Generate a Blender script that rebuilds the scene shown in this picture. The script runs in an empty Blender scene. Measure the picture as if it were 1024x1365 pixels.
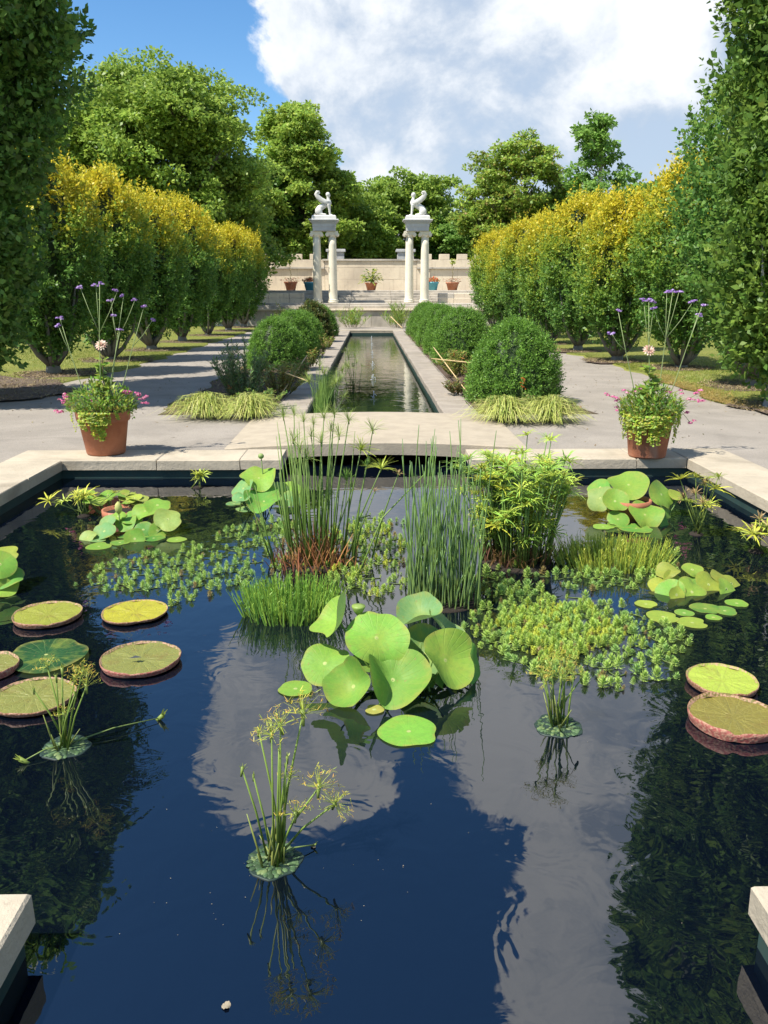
import bpy, math, random
import numpy as np
from mathutils import Vector, Matrix, Euler
R = math.radians
rng = np.random.default_rng(7)
random.seed(7)
scene = bpy.context.scene
col = scene.collection

# ------------------------------------------------------------------ camera
F, PW, PH = 1100.0, 1024.0, 1365.0
CAM = Vector((-0.06, 0.0, 1.6))
PITCH, YAW = R(14.79), R(-0.94)
cam = bpy.data.cameras.new('camera')
cam.sensor_fit = 'VERTICAL'; cam.sensor_height = 36.0; cam.lens = 36.0 * F / PH
cam.clip_start = 0.05; cam.clip_end = 3000
camo = bpy.data.objects.new('camera', cam); col.objects.link(camo)
camo.location = CAM; camo.rotation_euler = (R(90) - PITCH, 0, YAW)
scene.camera = camo
CM = Euler((R(90) - PITCH, 0, YAW)).to_matrix()

# ------------------------------------------------------------------ light
SUN_AZ, SUN_EL = R(240), R(56)            # azimuth from +Y towards +X: from the left, a little behind the camera
sundir = Vector((math.sin(SUN_AZ) * math.cos(SUN_EL), math.cos(SUN_AZ) * math.cos(SUN_EL), math.sin(SUN_EL)))
sl = bpy.data.lights.new('sun', 'SUN'); sl.energy = 5.0; sl.angle = R(0.53); sl.color = (1.0, 0.95, 0.86)
so = bpy.data.objects.new('sun', sl); col.objects.link(so)
so.rotation_euler = sundir.to_track_quat('Z', 'Y').to_euler(); so.location = (-30, -10, 40)

world = bpy.data.worlds.new('World'); scene.world = world; world.use_nodes = True
wn = world.node_tree; wn.nodes.clear()


class NT:
    """small helper to write node trees"""
    def __init__(s, tree): s.t = tree
    def n(s, typ, **kw):
        nd = s.t.nodes.new(typ)
        for k, v in kw.items(): setattr(nd, k, v)
        return nd
    def put(s, sock, v):
        if isinstance(v, bpy.types.NodeSocket): s.t.links.new(v, sock)
        elif v is not None: sock.default_value = v
    def m(s, op, a, b=None, c=None, clamp=False):
        nd = s.n('ShaderNodeMath', operation=op, use_clamp=clamp)
        s.put(nd.inputs[0], a)
        if b is not None: s.put(nd.inputs[1], b)
        if c is not None: s.put(nd.inputs[2], c)
        return nd.outputs[0]
    def noise(s, vec, scale, detail=4, rough=0.55, dist=0.0, dim='3D'):
        nd = s.n('ShaderNodeTexNoise', noise_dimensions=dim)
        if vec is not None: s.put(nd.inputs['Vector'], vec)
        nd.inputs['Scale'].default_value = scale; nd.inputs['Detail'].default_value = detail
        nd.inputs['Roughness'].default_value = rough; nd.inputs['Distortion'].default_value = dist
        return nd.outputs['Fac']
    def mixc(s, fac, a, b, mode='MIX'):
        nd = s.n('ShaderNodeMix', data_type='RGBA', blend_type=mode)
        s.put(nd.inputs[0], fac)
        for i, v in ((6, a), (7, b)):
            s.put(nd.inputs[i], v if isinstance(v, bpy.types.NodeSocket) else (*v, 1.0))
        return nd.outputs[2]
    def smooth(s, x, lo, hi):
        nd = s.n('ShaderNodeMapRange', interpolation_type='SMOOTHSTEP', clamp=True)
        s.put(nd.inputs[0], x); nd.inputs[1].default_value = lo; nd.inputs[2].default_value = hi
        return nd.outputs[0]
    def vec(s, x, y, z):
        nd = s.n('ShaderNodeCombineXYZ')
        s.put(nd.inputs[0], x); s.put(nd.inputs[1], y); s.put(nd.inputs[2], z)
        return nd.outputs[0]


W = NT(wn)
sky = W.n('ShaderNodeTexSky', sky_type='NISHITA', sun_disc=False)
sky.sun_elevation = SUN_EL; sky.sun_rotation = SUN_AZ
sky.air_density = 1.0; sky.dust_density = 0.4; sky.ozone_density = 2.5; sky.altitude = 100
tc = W.n('ShaderNodeTexCoord').outputs['Generated']
sep = W.n('ShaderNodeSeparateXYZ'); wn.links.new(tc, sep.inputs[0])
sx, sy, sz = sep.outputs
az = W.m('MULTIPLY', W.m('ARCTAN2', sx, sy), 57.2958)
el = W.m('MULTIPLY', W.m('ARCSINE', sz), 57.2958)


def cloud_density(oa, oe):
    """cumulus bank ahead: soft blobs in azimuth/elevation broken up by noise; scattered noise clouds elsewhere"""
    a = W.m('ADD', az, oa); e = W.m('ADD', el, oe)
    nv = W.vec(W.m('MULTIPLY', a, 0.1), W.m('MULTIPLY', e, 0.1), 0.0)
    n1 = W.noise(nv, 0.62, 8, 0.62, 0.25)
    n2 = W.noise(nv, 0.22, 3, 0.5, 0.0)
    tot = None
    for (ca, ce, ra, re, k) in ((12, 9, 17.5, 11, 1.0), (34, 12, 20, 14, 1.0), (1, 17, 9, 9, 1.0),
                                (-5.5, 29, 8.5, 8.0, 0.9), (13.5, 27, 9.5, 9, 0.95), (19, 43, 8.5, 10, 0.95), (22, 55, 9, 10, 0.8),
                                (-75, 35, 22, 12, 0.8), (90, 30, 30, 16, 0.9), (160, 28, 34, 14, 0.9), (-140, 40, 25, 10, 0.7)):
        da = W.m('DIVIDE', W.m('SUBTRACT', a, ca), ra); de = W.m('DIVIDE', W.m('SUBTRACT', e, ce), re)
        d = W.m('ADD', W.m('POWER', W.m('ABSOLUTE', da), 3.0), W.m('POWER', W.m('ABSOLUTE', de), 3.0))
        g = W.m('MULTIPLY', W.m('SUBTRACT', 1.0, W.m('MULTIPLY', d, 0.5), clamp=True), k)
        tot = g if tot is None else W.m('MAXIMUM', tot, g)
    x = W.m('ADD', tot, W.m('MULTIPLY', W.m('SUBTRACT', n1, 0.5), 1.5))
    return W.m('ADD', x, W.m('MULTIPLY', W.m('SUBTRACT', n2, 0.5), 0.5)), nv


d0, nv0 = cloud_density(0.0, 0.0)
d1, _ = cloud_density(-2.2, 2.2)            # towards the sun: what shades this bit of cloud
alpha = W.smooth(d0, 0.50, 0.61)
lit = W.smooth(W.m('SUBTRACT', d0, d1), -0.32, 0.30)
thick = W.smooth(W.noise(nv0, 0.33, 4, 0.55, 0.3), 0.38, 0.66)
wispy = W.smooth(W.noise(nv0, 1.7, 5, 0.62, 0.4), 0.36, 0.68)
shade = W.m('ADD', W.m('ADD', W.m('MULTIPLY', lit, 0.5), W.m('MULTIPLY', thick, 0.36)), W.m('MULTIPLY', wispy, 0.14))
ccol = W.mixc(W.smooth(shade, 0.22, 0.72), (3.5, 4.1, 4.95), (6.9, 7.05, 7.2))
hs = W.n('ShaderNodeHueSaturation'); wn.links.new(sky.outputs[0], hs.inputs['Color'])
hs.inputs['Saturation'].default_value = 1.26; hs.inputs['Value'].default_value = 1.12
wcol = W.mixc(W.m('MULTIPLY', alpha, W.m('ADD', 0.82, W.m('MULTIPLY', W.smooth(shade, 0.15, 0.5), 0.16))), hs.outputs[0], ccol)
bg = W.n('ShaderNodeBackground'); bg.inputs['Strength'].default_value = 0.1
wn.links.new(wcol, bg.inputs['Color'])
wo = W.n('ShaderNodeOutputWorld'); wn.links.new(bg.outputs[0], wo.inputs['Surface'])

scene.view_settings.view_transform = 'Standard'; scene.view_settings.look = 'None'
scene.view_settings.gamma = 1.0; scene.view_settings.exposure = 0.7
scene.view_settings.use_curve_mapping = False
scene.cycles.use_denoising = True
scene.cycles.max_bounces = 5; scene.cycles.diffuse_bounces = 2; scene.cycles.glossy_bounces = 3
scene.cycles.transmission_bounces = 3; scene.cycles.transparent_max_bounces = 6
scene.cycles.caustics_reflective = False; scene.cycles.caustics_refractive = False
scene.render.film_transparent = False


# ------------------------------------------------------------------ layout helpers
def ray(px, py):
    return (CM @ Vector((px - PW / 2, PH / 2 - py, -F))).normalized()
def G(px, py, z=0.0):
    """point of the horizontal plane z seen there"""
    d = ray(px, py); return CAM + d * ((z - CAM.z) / d.z)
def V(px, py, Y):
    """point of the vertical plane Y seen there"""
    d = ray(px, py); return CAM + d * ((Y - CAM.y) / d.y)
def ppm(Y, z=0.0):
    return F / (Y * math.cos(PITCH) + (CAM.z - z) * math.sin(PITCH))
WZ = -0.19          # water level below the coping


# ------------------------------------------------------------------ materials
def new_mat(name):
    m = bpy.data.materials.new(name); m.use_nodes = True
    m.node_tree.nodes.clear()
    return m, NT(m.node_tree)
def finish(n, surf):
    o = n.n('ShaderNodeOutputMaterial'); n.t.links.new(surf, o.inputs['Surface'])
def bsdf(n, color, rough=0.7, spec=0.4, bump=None, bstr=0.3, bdist=0.01, **kw):
    b = n.n('ShaderNodeBsdfPrincipled')
    n.put(b.inputs['Base Color'], color if isinstance(color, bpy.types.NodeSocket) else (*color, 1))
    n.put(b.inputs['Roughness'], rough); b.inputs['Specular IOR Level'].default_value = spec
    for k, v in kw.items(): n.put(b.inputs[k.replace('_', ' ')], v)
    if bump is not None:
        bp = n.n('ShaderNodeBump'); bp.inputs['Strength'].default_value = bstr; bp.inputs['Distance'].default_value = bdist
        n.t.links.new(bump, bp.inputs['Height']); n.t.links.new(bp.outputs[0], b.inputs['Normal'])
    return b.outputs[0]
def objco(n):
    return n.n('ShaderNodeTexCoord').outputs['Object']
def worldco(n):
    return n.n('ShaderNodeNewGeometry').outputs['Position']
M = {}

def stone_mat(name, c1, c2, c3, scale=3.0, rough=0.85, stain=0.35, bstr=0.4, streak=False):
    m, n = new_mat(name)
    co = worldco(n)
    a = n.noise(co, scale, 6, 0.65); b = n.noise(co, scale * 9, 4, 0.7); c = n.noise(co, scale * 0.35, 3, 0.6, 0.6)
    colr = n.mixc(n.smooth(a, 0.35, 0.65), c1, c2)
    colr = n.mixc(n.m('MULTIPLY', n.smooth(c, 0.5, 0.72), stain), colr, c3)
    colr = n.mixc(n.m('MULTIPLY', n.smooth(b, 0.56, 0.75), 0.35), colr, c3)
    rnd = n.n('ShaderNodeObjectInfo').outputs['Random']
    colr = n.mixc(n.m('MULTIPLY', rnd, 0.5 if name == 'canal_stone' else 0.22), colr, tuple(x * 0.72 for x in c1))
    if streak:
        sp = n.n('ShaderNodeSeparateXYZ'); n.t.links.new(co, sp.inputs[0])
        sv = n.vec(n.m('MULTIPLY', sp.outputs[0], 5.0), n.m('MULTIPLY', sp.outputs[1], 5.0), n.m('MULTIPLY', sp.outputs[2], 0.45))
        st = n.noise(sv, 1.0, 5, 0.7)
        colr = n.mixc(n.m('MULTIPLY', n.smooth(st, 0.54, 0.74), 0.7), colr, c3)
    finish(n, bsdf(n, colr, rough, 0.3, n.m('ADD', b, n.m('MULTIPLY', a, 0.6)), bstr, 0.012))
    M[name] = m
stone_mat('limestone', (0.48, 0.41, 0.305), (0.39, 0.335, 0.25), (0.17, 0.142, 0.10), 2.6, stain=0.55, bstr=0.6)
stone_mat('canal_stone', (0.36, 0.31, 0.25), (0.28, 0.24, 0.195), (0.14, 0.12, 0.095), 3.4, stain=0.6)
stone_mat('slab_stone', (0.43, 0.365, 0.27), (0.37, 0.312, 0.232), (0.20, 0.165, 0.12), 5.0, stain=0.25)
stone_mat('wall_stone', (0.72, 0.615, 0.455), (0.61, 0.51, 0.38), (0.27, 0.225, 0.18), 0.9, stain=0.4, streak=True)
stone_mat('step_stone', (0.52, 0.465, 0.38), (0.40, 0.36, 0.30), (0.17, 0.155, 0.13), 1.6, stain=0.75, streak=True)
stone_mat('column_stone', (0.76, 0.70, 0.55), (0.69, 0.63, 0.49), (0.33, 0.28, 0.21), 1.2, stain=0.25, streak=True, bstr=0.15)
stone_mat('marble', (0.70, 0.68, 0.63), (0.60, 0.585, 0.54), (0.27, 0.26, 0.25), 2.0, stain=0.3, bstr=0.1)
stone_mat('grey_stone', (0.52, 0.515, 0.50), (0.43, 0.43, 0.425), (0.20, 0.20, 0.20), 2.0, stain=0.5)
stone_mat('terracotta', (0.42, 0.165, 0.085), (0.34, 0.125, 0.065), (0.50, 0.36, 0.28), 7.0, stain=0.5, bstr=0.25, streak=True)
stone_mat('blue_glaze', (0.10, 0.36, 0.42), (0.08, 0.29, 0.36), (0.05, 0.15, 0.2), 4.0, rough=0.35, bstr=0.05)

def ground_mat(name, c1, c2, c3, s1, s2, bstr, bdist, rough=0.95):
    m, n = new_mat(name)
    co = worldco(n)
    a = n.noise(co, s1, 5, 0.6); b = n.noise(co, s2, 3, 0.75); c = n.noise(co, s1 * 0.25, 2, 0.5)
    colr = n.mixc(n.smooth(a, 0.32, 0.68), c1, c2)
    colr = n.mixc(n.m('MULTIPLY', n.smooth(b, 0.45, 0.72), 0.6), colr, c3)
    colr = n.mixc(n.m('MULTIPLY', n.smooth(c, 0.4, 0.7), 0.35), colr, c2)
    big = n.noise(co, s1 * 0.5, 6, 0.7, 1.0)
    colr = n.mixc(n.m('MULTIPLY', n.smooth(big, 0.52, 0.7), 0.4), colr, c3)
    finish(n, bsdf(n, colr, rough, 0.2, b, bstr, bdist))
    M[name] = m
ground_mat('paving', (0.335, 0.297, 0.25), (0.268, 0.238, 0.20), (0.155, 0.138, 0.116), 1.3, 75, 0.8, 0.008)
ground_mat('lawn', (0.21, 0.215, 0.045), (0.145, 0.17, 0.035), (0.32, 0.27, 0.10), 0.9, 40, 0.8, 0.03)
ground_mat('mulch', (0.17, 0.125, 0.095), (0.12, 0.088, 0.07), (0.30, 0.23, 0.16), 4.0, 45, 1.0, 0.03)
ground_mat('bed_soil', (0.12, 0.085, 0.06), (0.085, 0.062, 0.045), (0.22, 0.15, 0.10), 5.0, 50, 1.0, 0.03)
ground_mat('pool_paint', (0.030, 0.062, 0.055), (0.020, 0.045, 0.042), (0.05, 0.06, 0.045), 3.0, 30, 0.2, 0.004, 0.6)
ground_mat('dark_mud', (0.03, 0.025, 0.02), (0.02, 0.017, 0.013), (0.06, 0.04, 0.03), 8.0, 60, 0.8, 0.01)

def plant_mat(name, rough=0.5, spec=0.35, transl=0.3, sat=1.0):
    m, n = new_mat(name)
    at = n.n('ShaderNodeAttribute', attribute_name='Col')
    co = worldco(n)
    v = n.noise(co, 14.0, 2, 0.6)
    c = n.mixc(n.m('MULTIPLY', n.smooth(v, 0.3, 0.7), 0.18), at.outputs['Color'], (0.09, 0.15, 0.025))
    s = bsdf(n, c, rough, spec)
    if transl > 0:
        t = n.n('ShaderNodeBsdfTranslucent')
        tcn = n.mixc(0.65, c, (0.9, 1.0, 0.25), 'MULTIPLY')
        g = n.n('ShaderNodeGamma'); n.t.links.new(c, g.inputs[0]); g.inputs[1].default_value = 0.82
        tcn = n.mixc(0.25, g.outputs[0], (0.85, 1.0, 0.35), 'MULTIPLY')
        n.t.links.new(tcn, t.inputs['Color'])
        mx = n.n('ShaderNodeMixShader'); mx.inputs[0].default_value = transl
        n.t.links.new(s, mx.inputs[1]); n.t.links.new(t.outputs[0], mx.inputs[2]); s = mx.outputs[0]
    finish(n, s)
    M[name] = m
plant_mat('leaf', 0.46, 0.35, 0.42)
plant_mat('pond_leaf', 0.42, 0.35, 0.25)
plant_mat('bark', 0.9, 0.15, 0.0)
plant_mat('petal', 0.6, 0.2, 0.3)

def lotus_mat():
    m, n = new_mat('lotus')
    at = n.n('ShaderNodeAttribute', attribute_name='Col')
    co = objco(n); sp = n.n('ShaderNodeSeparateXYZ'); n.t.links.new(co, sp.inputs[0])
    an = n.m('ARCTAN2', sp.outputs[1], sp.outputs[0])
    rr = n.m('SQRT', n.m('ADD', n.m('POWER', sp.outputs[0], 2.0), n.m('POWER', sp.outputs[1], 2.0)))
    vein = n.smooth(n.m('ABSOLUTE', n.m('SINE', n.m('ADD', n.m('MULTIPLY', an, 10.5), n.m('MULTIPLY', n.noise(co, 9.0, 2, 0.5), 2.2)))), 0.0, 0.28)      # 0 on a vein
    c = n.mixc(n.m('MULTIPLY', n.m('SUBTRACT', 1.0, vein), 0.22), at.outputs['Color'], (0.42, 0.52, 0.14))
    hub = n.smooth(rr, 0.006, 0.012)
    c = n.mixc(n.m('SUBTRACT', 1.0, hub), c, (0.55, 0.6, 0.22))
    c = n.mixc(n.m('MULTIPLY', n.smooth(n.noise(worldco(n), 9.0, 4, 0.6), 0.42, 0.70), 0.5), c, (0.33, 0.38, 0.06))
    fine = n.noise(worldco(n), 45.0, 5, 0.7)
    c = n.mixc(n.m('MULTIPLY', n.smooth(fine, 0.42, 0.62), 0.22), c, (0.10, 0.24, 0.05))
    spk = n.noise(worldco(n), 60.0, 2, 0.5)
    c = n.mixc(n.m('MULTIPLY', n.smooth(spk, 0.68, 0.74), 0.6), c, (0.30, 0.22, 0.08))
    back = n.n('ShaderNodeNewGeometry').outputs['Backfacing']
    c = n.mixc(n.m('MULTIPLY', back, 0.55), c, (0.30, 0.40, 0.20))
    s = bsdf(n, c, 0.55, 0.28, n.m('ADD', vein, n.m('MULTIPLY', n.noise(co, 22.0, 3, 0.6), 1.2)), 0.3, 0.006)
    t = n.n('ShaderNodeBsdfTranslucent'); n.t.links.new(n.mixc(0.4, c, (0.8, 1.0, 0.2), 'MULTIPLY'), t.inputs[0])
    mx = n.n('ShaderNodeMixShader'); mx.inputs[0].default_value = 0.3
    n.t.links.new(s, mx.inputs[1]); n.t.links.new(t.outputs[0], mx.inputs[2]); finish(n, mx.outputs[0])
    M['lotus'] = m
lotus_mat()

def victoria_mat():
    m, n = new_mat('victoria_pad')
    at = n.n('ShaderNodeAttribute', attribute_name='Col')
    co = objco(n); sp = n.n('ShaderNodeSeparateXYZ'); n.t.links.new(co, sp.inputs[0])
    an = n.m('ARCTAN2', sp.outputs[1], sp.outputs[0])
    wob = n.m('MULTIPLY', n.noise(co, 12.0, 3, 0.6), 0.5)
    vein = n.smooth(n.m('ABSOLUTE', n.m('SINE', n.m('ADD', n.m('MULTIPLY', an, 9.0), wob))), 0.0, 0.25)
    vor = n.n('ShaderNodeTexVoronoi', feature='DISTANCE_TO_EDGE'); n.t.links.new(co, vor.inputs['Vector']); vor.inputs['Scale'].default_value = 38
    cell = n.smooth(vor.outputs['Distance'], 0.0, 0.12)
    h = n.m('ADD', n.m('MULTIPLY', vein, 0.6), n.m('MULTIPLY', cell, 0.6))
    c = n.mixc(n.m('MULTIPLY', n.m('SUBTRACT', 1.0, vein), 0.28), at.outputs['Color'], (0.34, 0.32, 0.06))
    c = n.mixc(n.m('MULTIPLY', n.m('SUBTRACT', 1.0, cell), 0.2), c, (0.32, 0.29, 0.06))
    rst = n.noise(worldco(n), 11.0, 5, 0.7)
    c = n.mixc(n.m('MULTIPLY', n.smooth(rst, 0.50, 0.75), 0.5), c, (0.15, 0.08, 0.025))
    finish(n, bsdf(n, c, 0.45, 0.4, h, 0.45, 0.006))
    M['victoria_pad'] = m
    m, n = new_mat('victoria_rim')
    at = n.n('ShaderNodeAttribute', attribute_name='Col')
    co = objco(n)
    b = n.noise(co, 90.0, 2, 0.5)
    c = n.mixc(n.smooth(b, 0.35, 0.7), at.outputs['Color'], (0.42, 0.24, 0.16))
    finish(n, bsdf(n, c, 0.55, 0.3, b, 0.8, 0.006))
    M['victoria_rim'] = m
victoria_mat()

def water_mat(name, base, ior, waves, rough=0.015):
    m, n = new_mat(name)
    co = worldco(n)
    h = None
    for (sc, amp, dist) in waves:
        w = n.m('MULTIPLY', n.noise(co, sc, 2, 0.5, dist), amp)
        h = w if h is None else n.m('ADD', h, w)
    s = bsdf(n, base, rough, 0.5, h, 1.0, 1.0, IOR=ior)
    finish(n, s)
    M[name] = m
water_mat('pool_water', (0.0016, 0.0032, 0.0075), 2.08, ((1.3, 0.0022, 0.8), (4.2, 0.0019, 1.2), (11.0, 0.0003, 0.6)))
water_mat('canal_water', (0.012, 0.022, 0.014), 1.5, ((1.6, 0.006, 0.3), (5.5, 0.0028, 0.3), (14.0, 0.0009, 0.2)), 0.02)

def simple(name, c, rough=0.6, spec=0.4, **kw):
    m, n = new_mat(name)
    v = n.noise(worldco(n), 22.0, 3, 0.6)
    cc = n.mixc(n.m('MULTIPLY', n.smooth(v, 0.3, 0.7), 0.3), c, tuple(x * 0.6 for x in c))
    finish(n, bsdf(n, cc, rough, spec, **kw)); M[name] = m
simple('bamboo', (0.62, 0.45, 0.22), 0.6)
simple('jet_water', (0.75, 0.8, 0.82), 0.25, 0.6)
simple('dry_leaf', (0.30, 0.25, 0.17), 0.8)
simple('raft', (0.022, 0.042, 0.03), 0.5, 0.4)
simple('dark_metal', (0.06, 0.065, 0.07), 0.5)


# ------------------------------------------------------------------ object helpers
def up(o, label=None, cat=None, group=None, kind=None):
    if label: o['label'] = label
    if cat: o['category'] = cat
    if group: o['group'] = group
    if kind: o['kind'] = kind
    return o
def thing(name, label, cat, loc, group=None, rz=0.0):
    o = bpy.data.objects.new(name, None); col.objects.link(o)
    o.empty_display_size = 0.1; o.location = loc; o.rotation_euler = (0, 0, rz)
    return up(o, label, cat, group)
def origin_of(p):
    v = Vector((0, 0, 0))
    while p is not None:
        v += p.location; p = p.parent
    return v
def inst(mesh, name, parent, loc, rot=(0, 0, 0), scale=(1, 1, 1)):
    """an object that shares the mesh; loc in world space"""
    o = bpy.data.objects.new(name, mesh); col.objects.link(o)
    o.parent = parent
    o.location = Vector(loc) - (origin_of(parent) if parent else Vector((0, 0, 0)))
    o.rotation_euler = rot; o.scale = scale if hasattr(scale, '__len__') else (scale,) * 3
    return o


class MB:
    """collects geometry with a colour per vertex; build() links it as one mesh object"""
    def __init__(s): s.v, s.f, s.c = [], [], []
    def add(s, vs, fs, c=(0.5, 0.5, 0.5)):
        b = len(s.v); s.v += [tuple(v) for v in vs]; s.f += [tuple(b + i for i in f) for f in fs]
        if len(c) and hasattr(c[0], '__len__'): s.c += [tuple(x) for x in c]
        else: s.c += [tuple(c)] * len(vs)
        return s
    def box(s, x0, x1, y0, y1, z0, z1, c=(0.5, 0.5, 0.5), ch=0.0):
        if ch <= 0:
            vs = [(x, y, z) for z in (z0, z1) for (x, y) in ((x0, y0), (x1, y0), (x1, y1), (x0, y1))]
            fs = [(3, 2, 1, 0), (4, 5, 6, 7), (0, 1, 5, 4), (1, 2, 6, 5), (2, 3, 7, 6), (3, 0, 4, 7)]
        else:
            vs = [(x, y, z0) for (x, y) in ((x0, y0), (x1, y0), (x1, y1), (x0, y1))]
            vs += [(x, y, z1 - ch) for (x, y) in ((x0, y0), (x1, y0), (x1, y1), (x0, y1))]
            vs += [(x, y, z1) for (x, y) in ((x0 + ch, y0 + ch), (x1 - ch, y0 + ch), (x1 - ch, y1 - ch), (x0 + ch, y1 - ch))]
            fs = [(3, 2, 1, 0), (8, 9, 10, 11)]
            for k in (0, 4):
                fs += [(k, k + 1, k + 5, k + 4), (k + 1, k + 2, k + 6, k + 5), (k + 2, k + 3, k + 7, k + 6), (k + 3, k, k + 4, k + 7)]
        return s.add(vs, fs, c)
    def tube(s, pts, rad, sides=5, c=(0.5, 0.5, 0.5), c2=None, cap=True):
        pts = [Vector(p) for p in pts]; n = len(pts); vs, cs = [], []
        if not hasattr(rad, '__len__'): rad = [rad] * n
        t0 = (pts[1] - pts[0]).normalized()
        u = t0.orthogonal().normalized()
        for i, p in enumerate(pts):
            t = (pts[min(i + 1, n - 1)] - pts[max(i - 1, 0)]).normalized()
            u = (u - t * u.dot(t)).normalized(); w = t.cross(u)
            k = i / (n - 1)
            cc = c if c2 is None else tuple(c[j] * (1 - k) + c2[j] * k for j in range(3))
            for a in range(sides):
                an = 2 * math.pi * a / sides
                vs.append(p + (u * math.cos(an) + w * math.sin(an)) * rad[i]); cs.append(cc)
        fs = [(i * sides + a, i * sides + (a + 1) % sides, (i + 1) * sides + (a + 1) % sides, (i + 1) * sides + a)
              for i in range(n - 1) for a in range(sides)]
        if cap: fs += [tuple(reversed(range(sides))), tuple((n - 1) * sides + a for a in range(sides))]
        return s.add(vs, fs, cs)
    def ribbon(s, pts, wid, side, c, c2=None):
        pts = [Vector(p) for p in pts]; n = len(pts); vs, cs = [], []
        side = Vector(side).normalized()
        for i, p in enumerate(pts):
            k = i / (n - 1); w = wid[i] if hasattr(wid, '__len__') else wid * (1 - k * 0.85)
            cc = c if c2 is None else tuple(c[j] * (1 - k) + c2[j] * k for j in range(3))
            vs += [p - side * w * 0.5, p + side * w * 0.5]; cs += [cc, cc]
        return s.add(vs, [(2 * i, 2 * i + 1, 2 * i + 3, 2 * i + 2) for i in range(n - 1)], cs)
    def lathe(s, prof, center=(0, 0, 0), segs=20, c=(0.5, 0.5, 0.5)):
        cx, cy, cz = center; vs = []
        for (r, z) in prof:
            vs += [(cx + r * math.cos(2 * math.pi * a / segs), cy + r * math.sin(2 * math.pi * a / segs), cz + z) for a in range(segs)]
        fs = [(i * segs + a, i * segs + (a + 1) % segs, (i + 1) * segs + (a + 1) % segs, (i + 1) * segs + a)
              for i in range(len(prof) - 1) for a in range(segs)]
        fs += [tuple(reversed(range(segs))), tuple((len(prof) - 1) * segs + a for a in range(segs))]
        return s.add(vs, fs, c)
    def ell(s, center, rad, rot=(0, 0, 0), nu=12, nv=8, c=(0.5, 0.5, 0.5)):
        Rm = Euler(rot).to_matrix(); vs = []; ce = Vector(center)
        for j in range(nv + 1):
            ph = math.pi * j / nv
            for i in range(nu):
                th = 2 * math.pi * i / nu
                vs.append(ce + Rm @ Vector((rad[0] * math.sin(ph) * math.cos(th), rad[1] * math.sin(ph) * math.sin(th), rad[2] * math.cos(ph))))
        fs = [(j * nu + i, (j + 1) * nu + i, (j + 1) * nu + (i + 1) % nu, j * nu + (i + 1) % nu) for j in range(nv) for i in range(nu)]
        return s.add(vs, fs, c)
    def mesh(s, name, mat, org=(0, 0, 0), smooth=True):
        me = bpy.data.meshes.new(name)
        ox, oy, oz = org
        me.from_pydata([(x - ox, y - oy, z - oz) for (x, y, z) in s.v], [], s.f)
        at = me.color_attributes.new('Col', 'FLOAT_COLOR', 'POINT')
        arr = np.ones((len(s.v), 4), np.float32); arr[:, :3] = np.array(s.c, np.float32).reshape(-1, 3)
        at.data.foreach_set('color', arr.ravel())
        me.materials.append(M[mat])
        if smooth: me.polygons.foreach_set('use_smooth', [True] * len(me.polygons))
        me.update(); return me
    def build(s, name, mat, parent=None, org=None, smooth=True, auto=False):
        """geometry is given in world space; the object's origin is at org (default: the parent's origin)"""
        po = origin_of(parent) if parent else Vector((0, 0, 0))
        if org is None: org = po
        o = bpy.data.objects.new(name, s.mesh(name, mat, org, smooth)); col.objects.link(o)
        o.parent = parent; o.location = Vector(org) - po
        return o


def np_mesh(name, verts, faces_n, colors, mat, smooth=False):
    """verts (N,k,3) polygons of k corners each, own vertices; colors (N,3) or (N,k,3)"""
    N, k, _ = verts.shape
    me = bpy.data.meshes.new(name)
    me.vertices.add(N * k); me.vertices.foreach_set('co', np.ascontiguousarray(verts, np.float32).ravel())
    me.loops.add(N * k); me.loops.foreach_set('vertex_index', np.arange(N * k, dtype=np.int32))
    me.polygons.add(N); me.polygons.foreach_set('loop_start', np.arange(0, N * k, k, dtype=np.int32))
    me.polygons.foreach_set('loop_total', np.full(N, k, np.int32))
    if colors.ndim == 2: colors = np.repeat(colors[:, None, :], k, 1)
    c = np.ones((N * k, 4), np.float32); c[:, :3] = colors.reshape(-1, 3)
    at = me.color_attributes.new('Col', 'FLOAT_COLOR', 'POINT'); at.data.foreach_set('color', c.ravel())
    me.materials.append(M[mat])
    me.update(calc_edges=True); me.validate()
    return me
def nrm(a):
    return a / np.maximum(np.linalg.norm(a, axis=-1, keepdims=True), 1e-9)
def leaf_quads(pos, dirs, normals, length, width):
    """diamond leaves, bent a little along the mid rib: two triangles' worth of leaf each"""
    d = nrm(dirs); s = nrm(np.cross(d, normals)); nn = np.cross(s, d)
    L = length[:, None]; Wd = width[:, None]
    p0 = pos
    p1 = pos + d * L * 0.45 + s * Wd * 0.5 + nn * Wd * 0.16
    p2 = pos + d * L
    p3 = pos + d * L * 0.45 - s * Wd * 0.5 + nn * Wd * 0.16
    return np.stack([p0, p1, p2, p3], 1)
def vnoise(p, f, seed):
    """cheap smooth noise from sines, about -1..1"""
    r = np.random.default_rng(seed); out = np.zeros(len(p))
    for k in range(5):
        w = r.normal(size=3) * f * (1 + 0.5 * k); ph = r.uniform(0, 6.28)
        out += np.sin(p @ w + ph) / (1 + 0.35 * k)
    return out / 2.6

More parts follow.
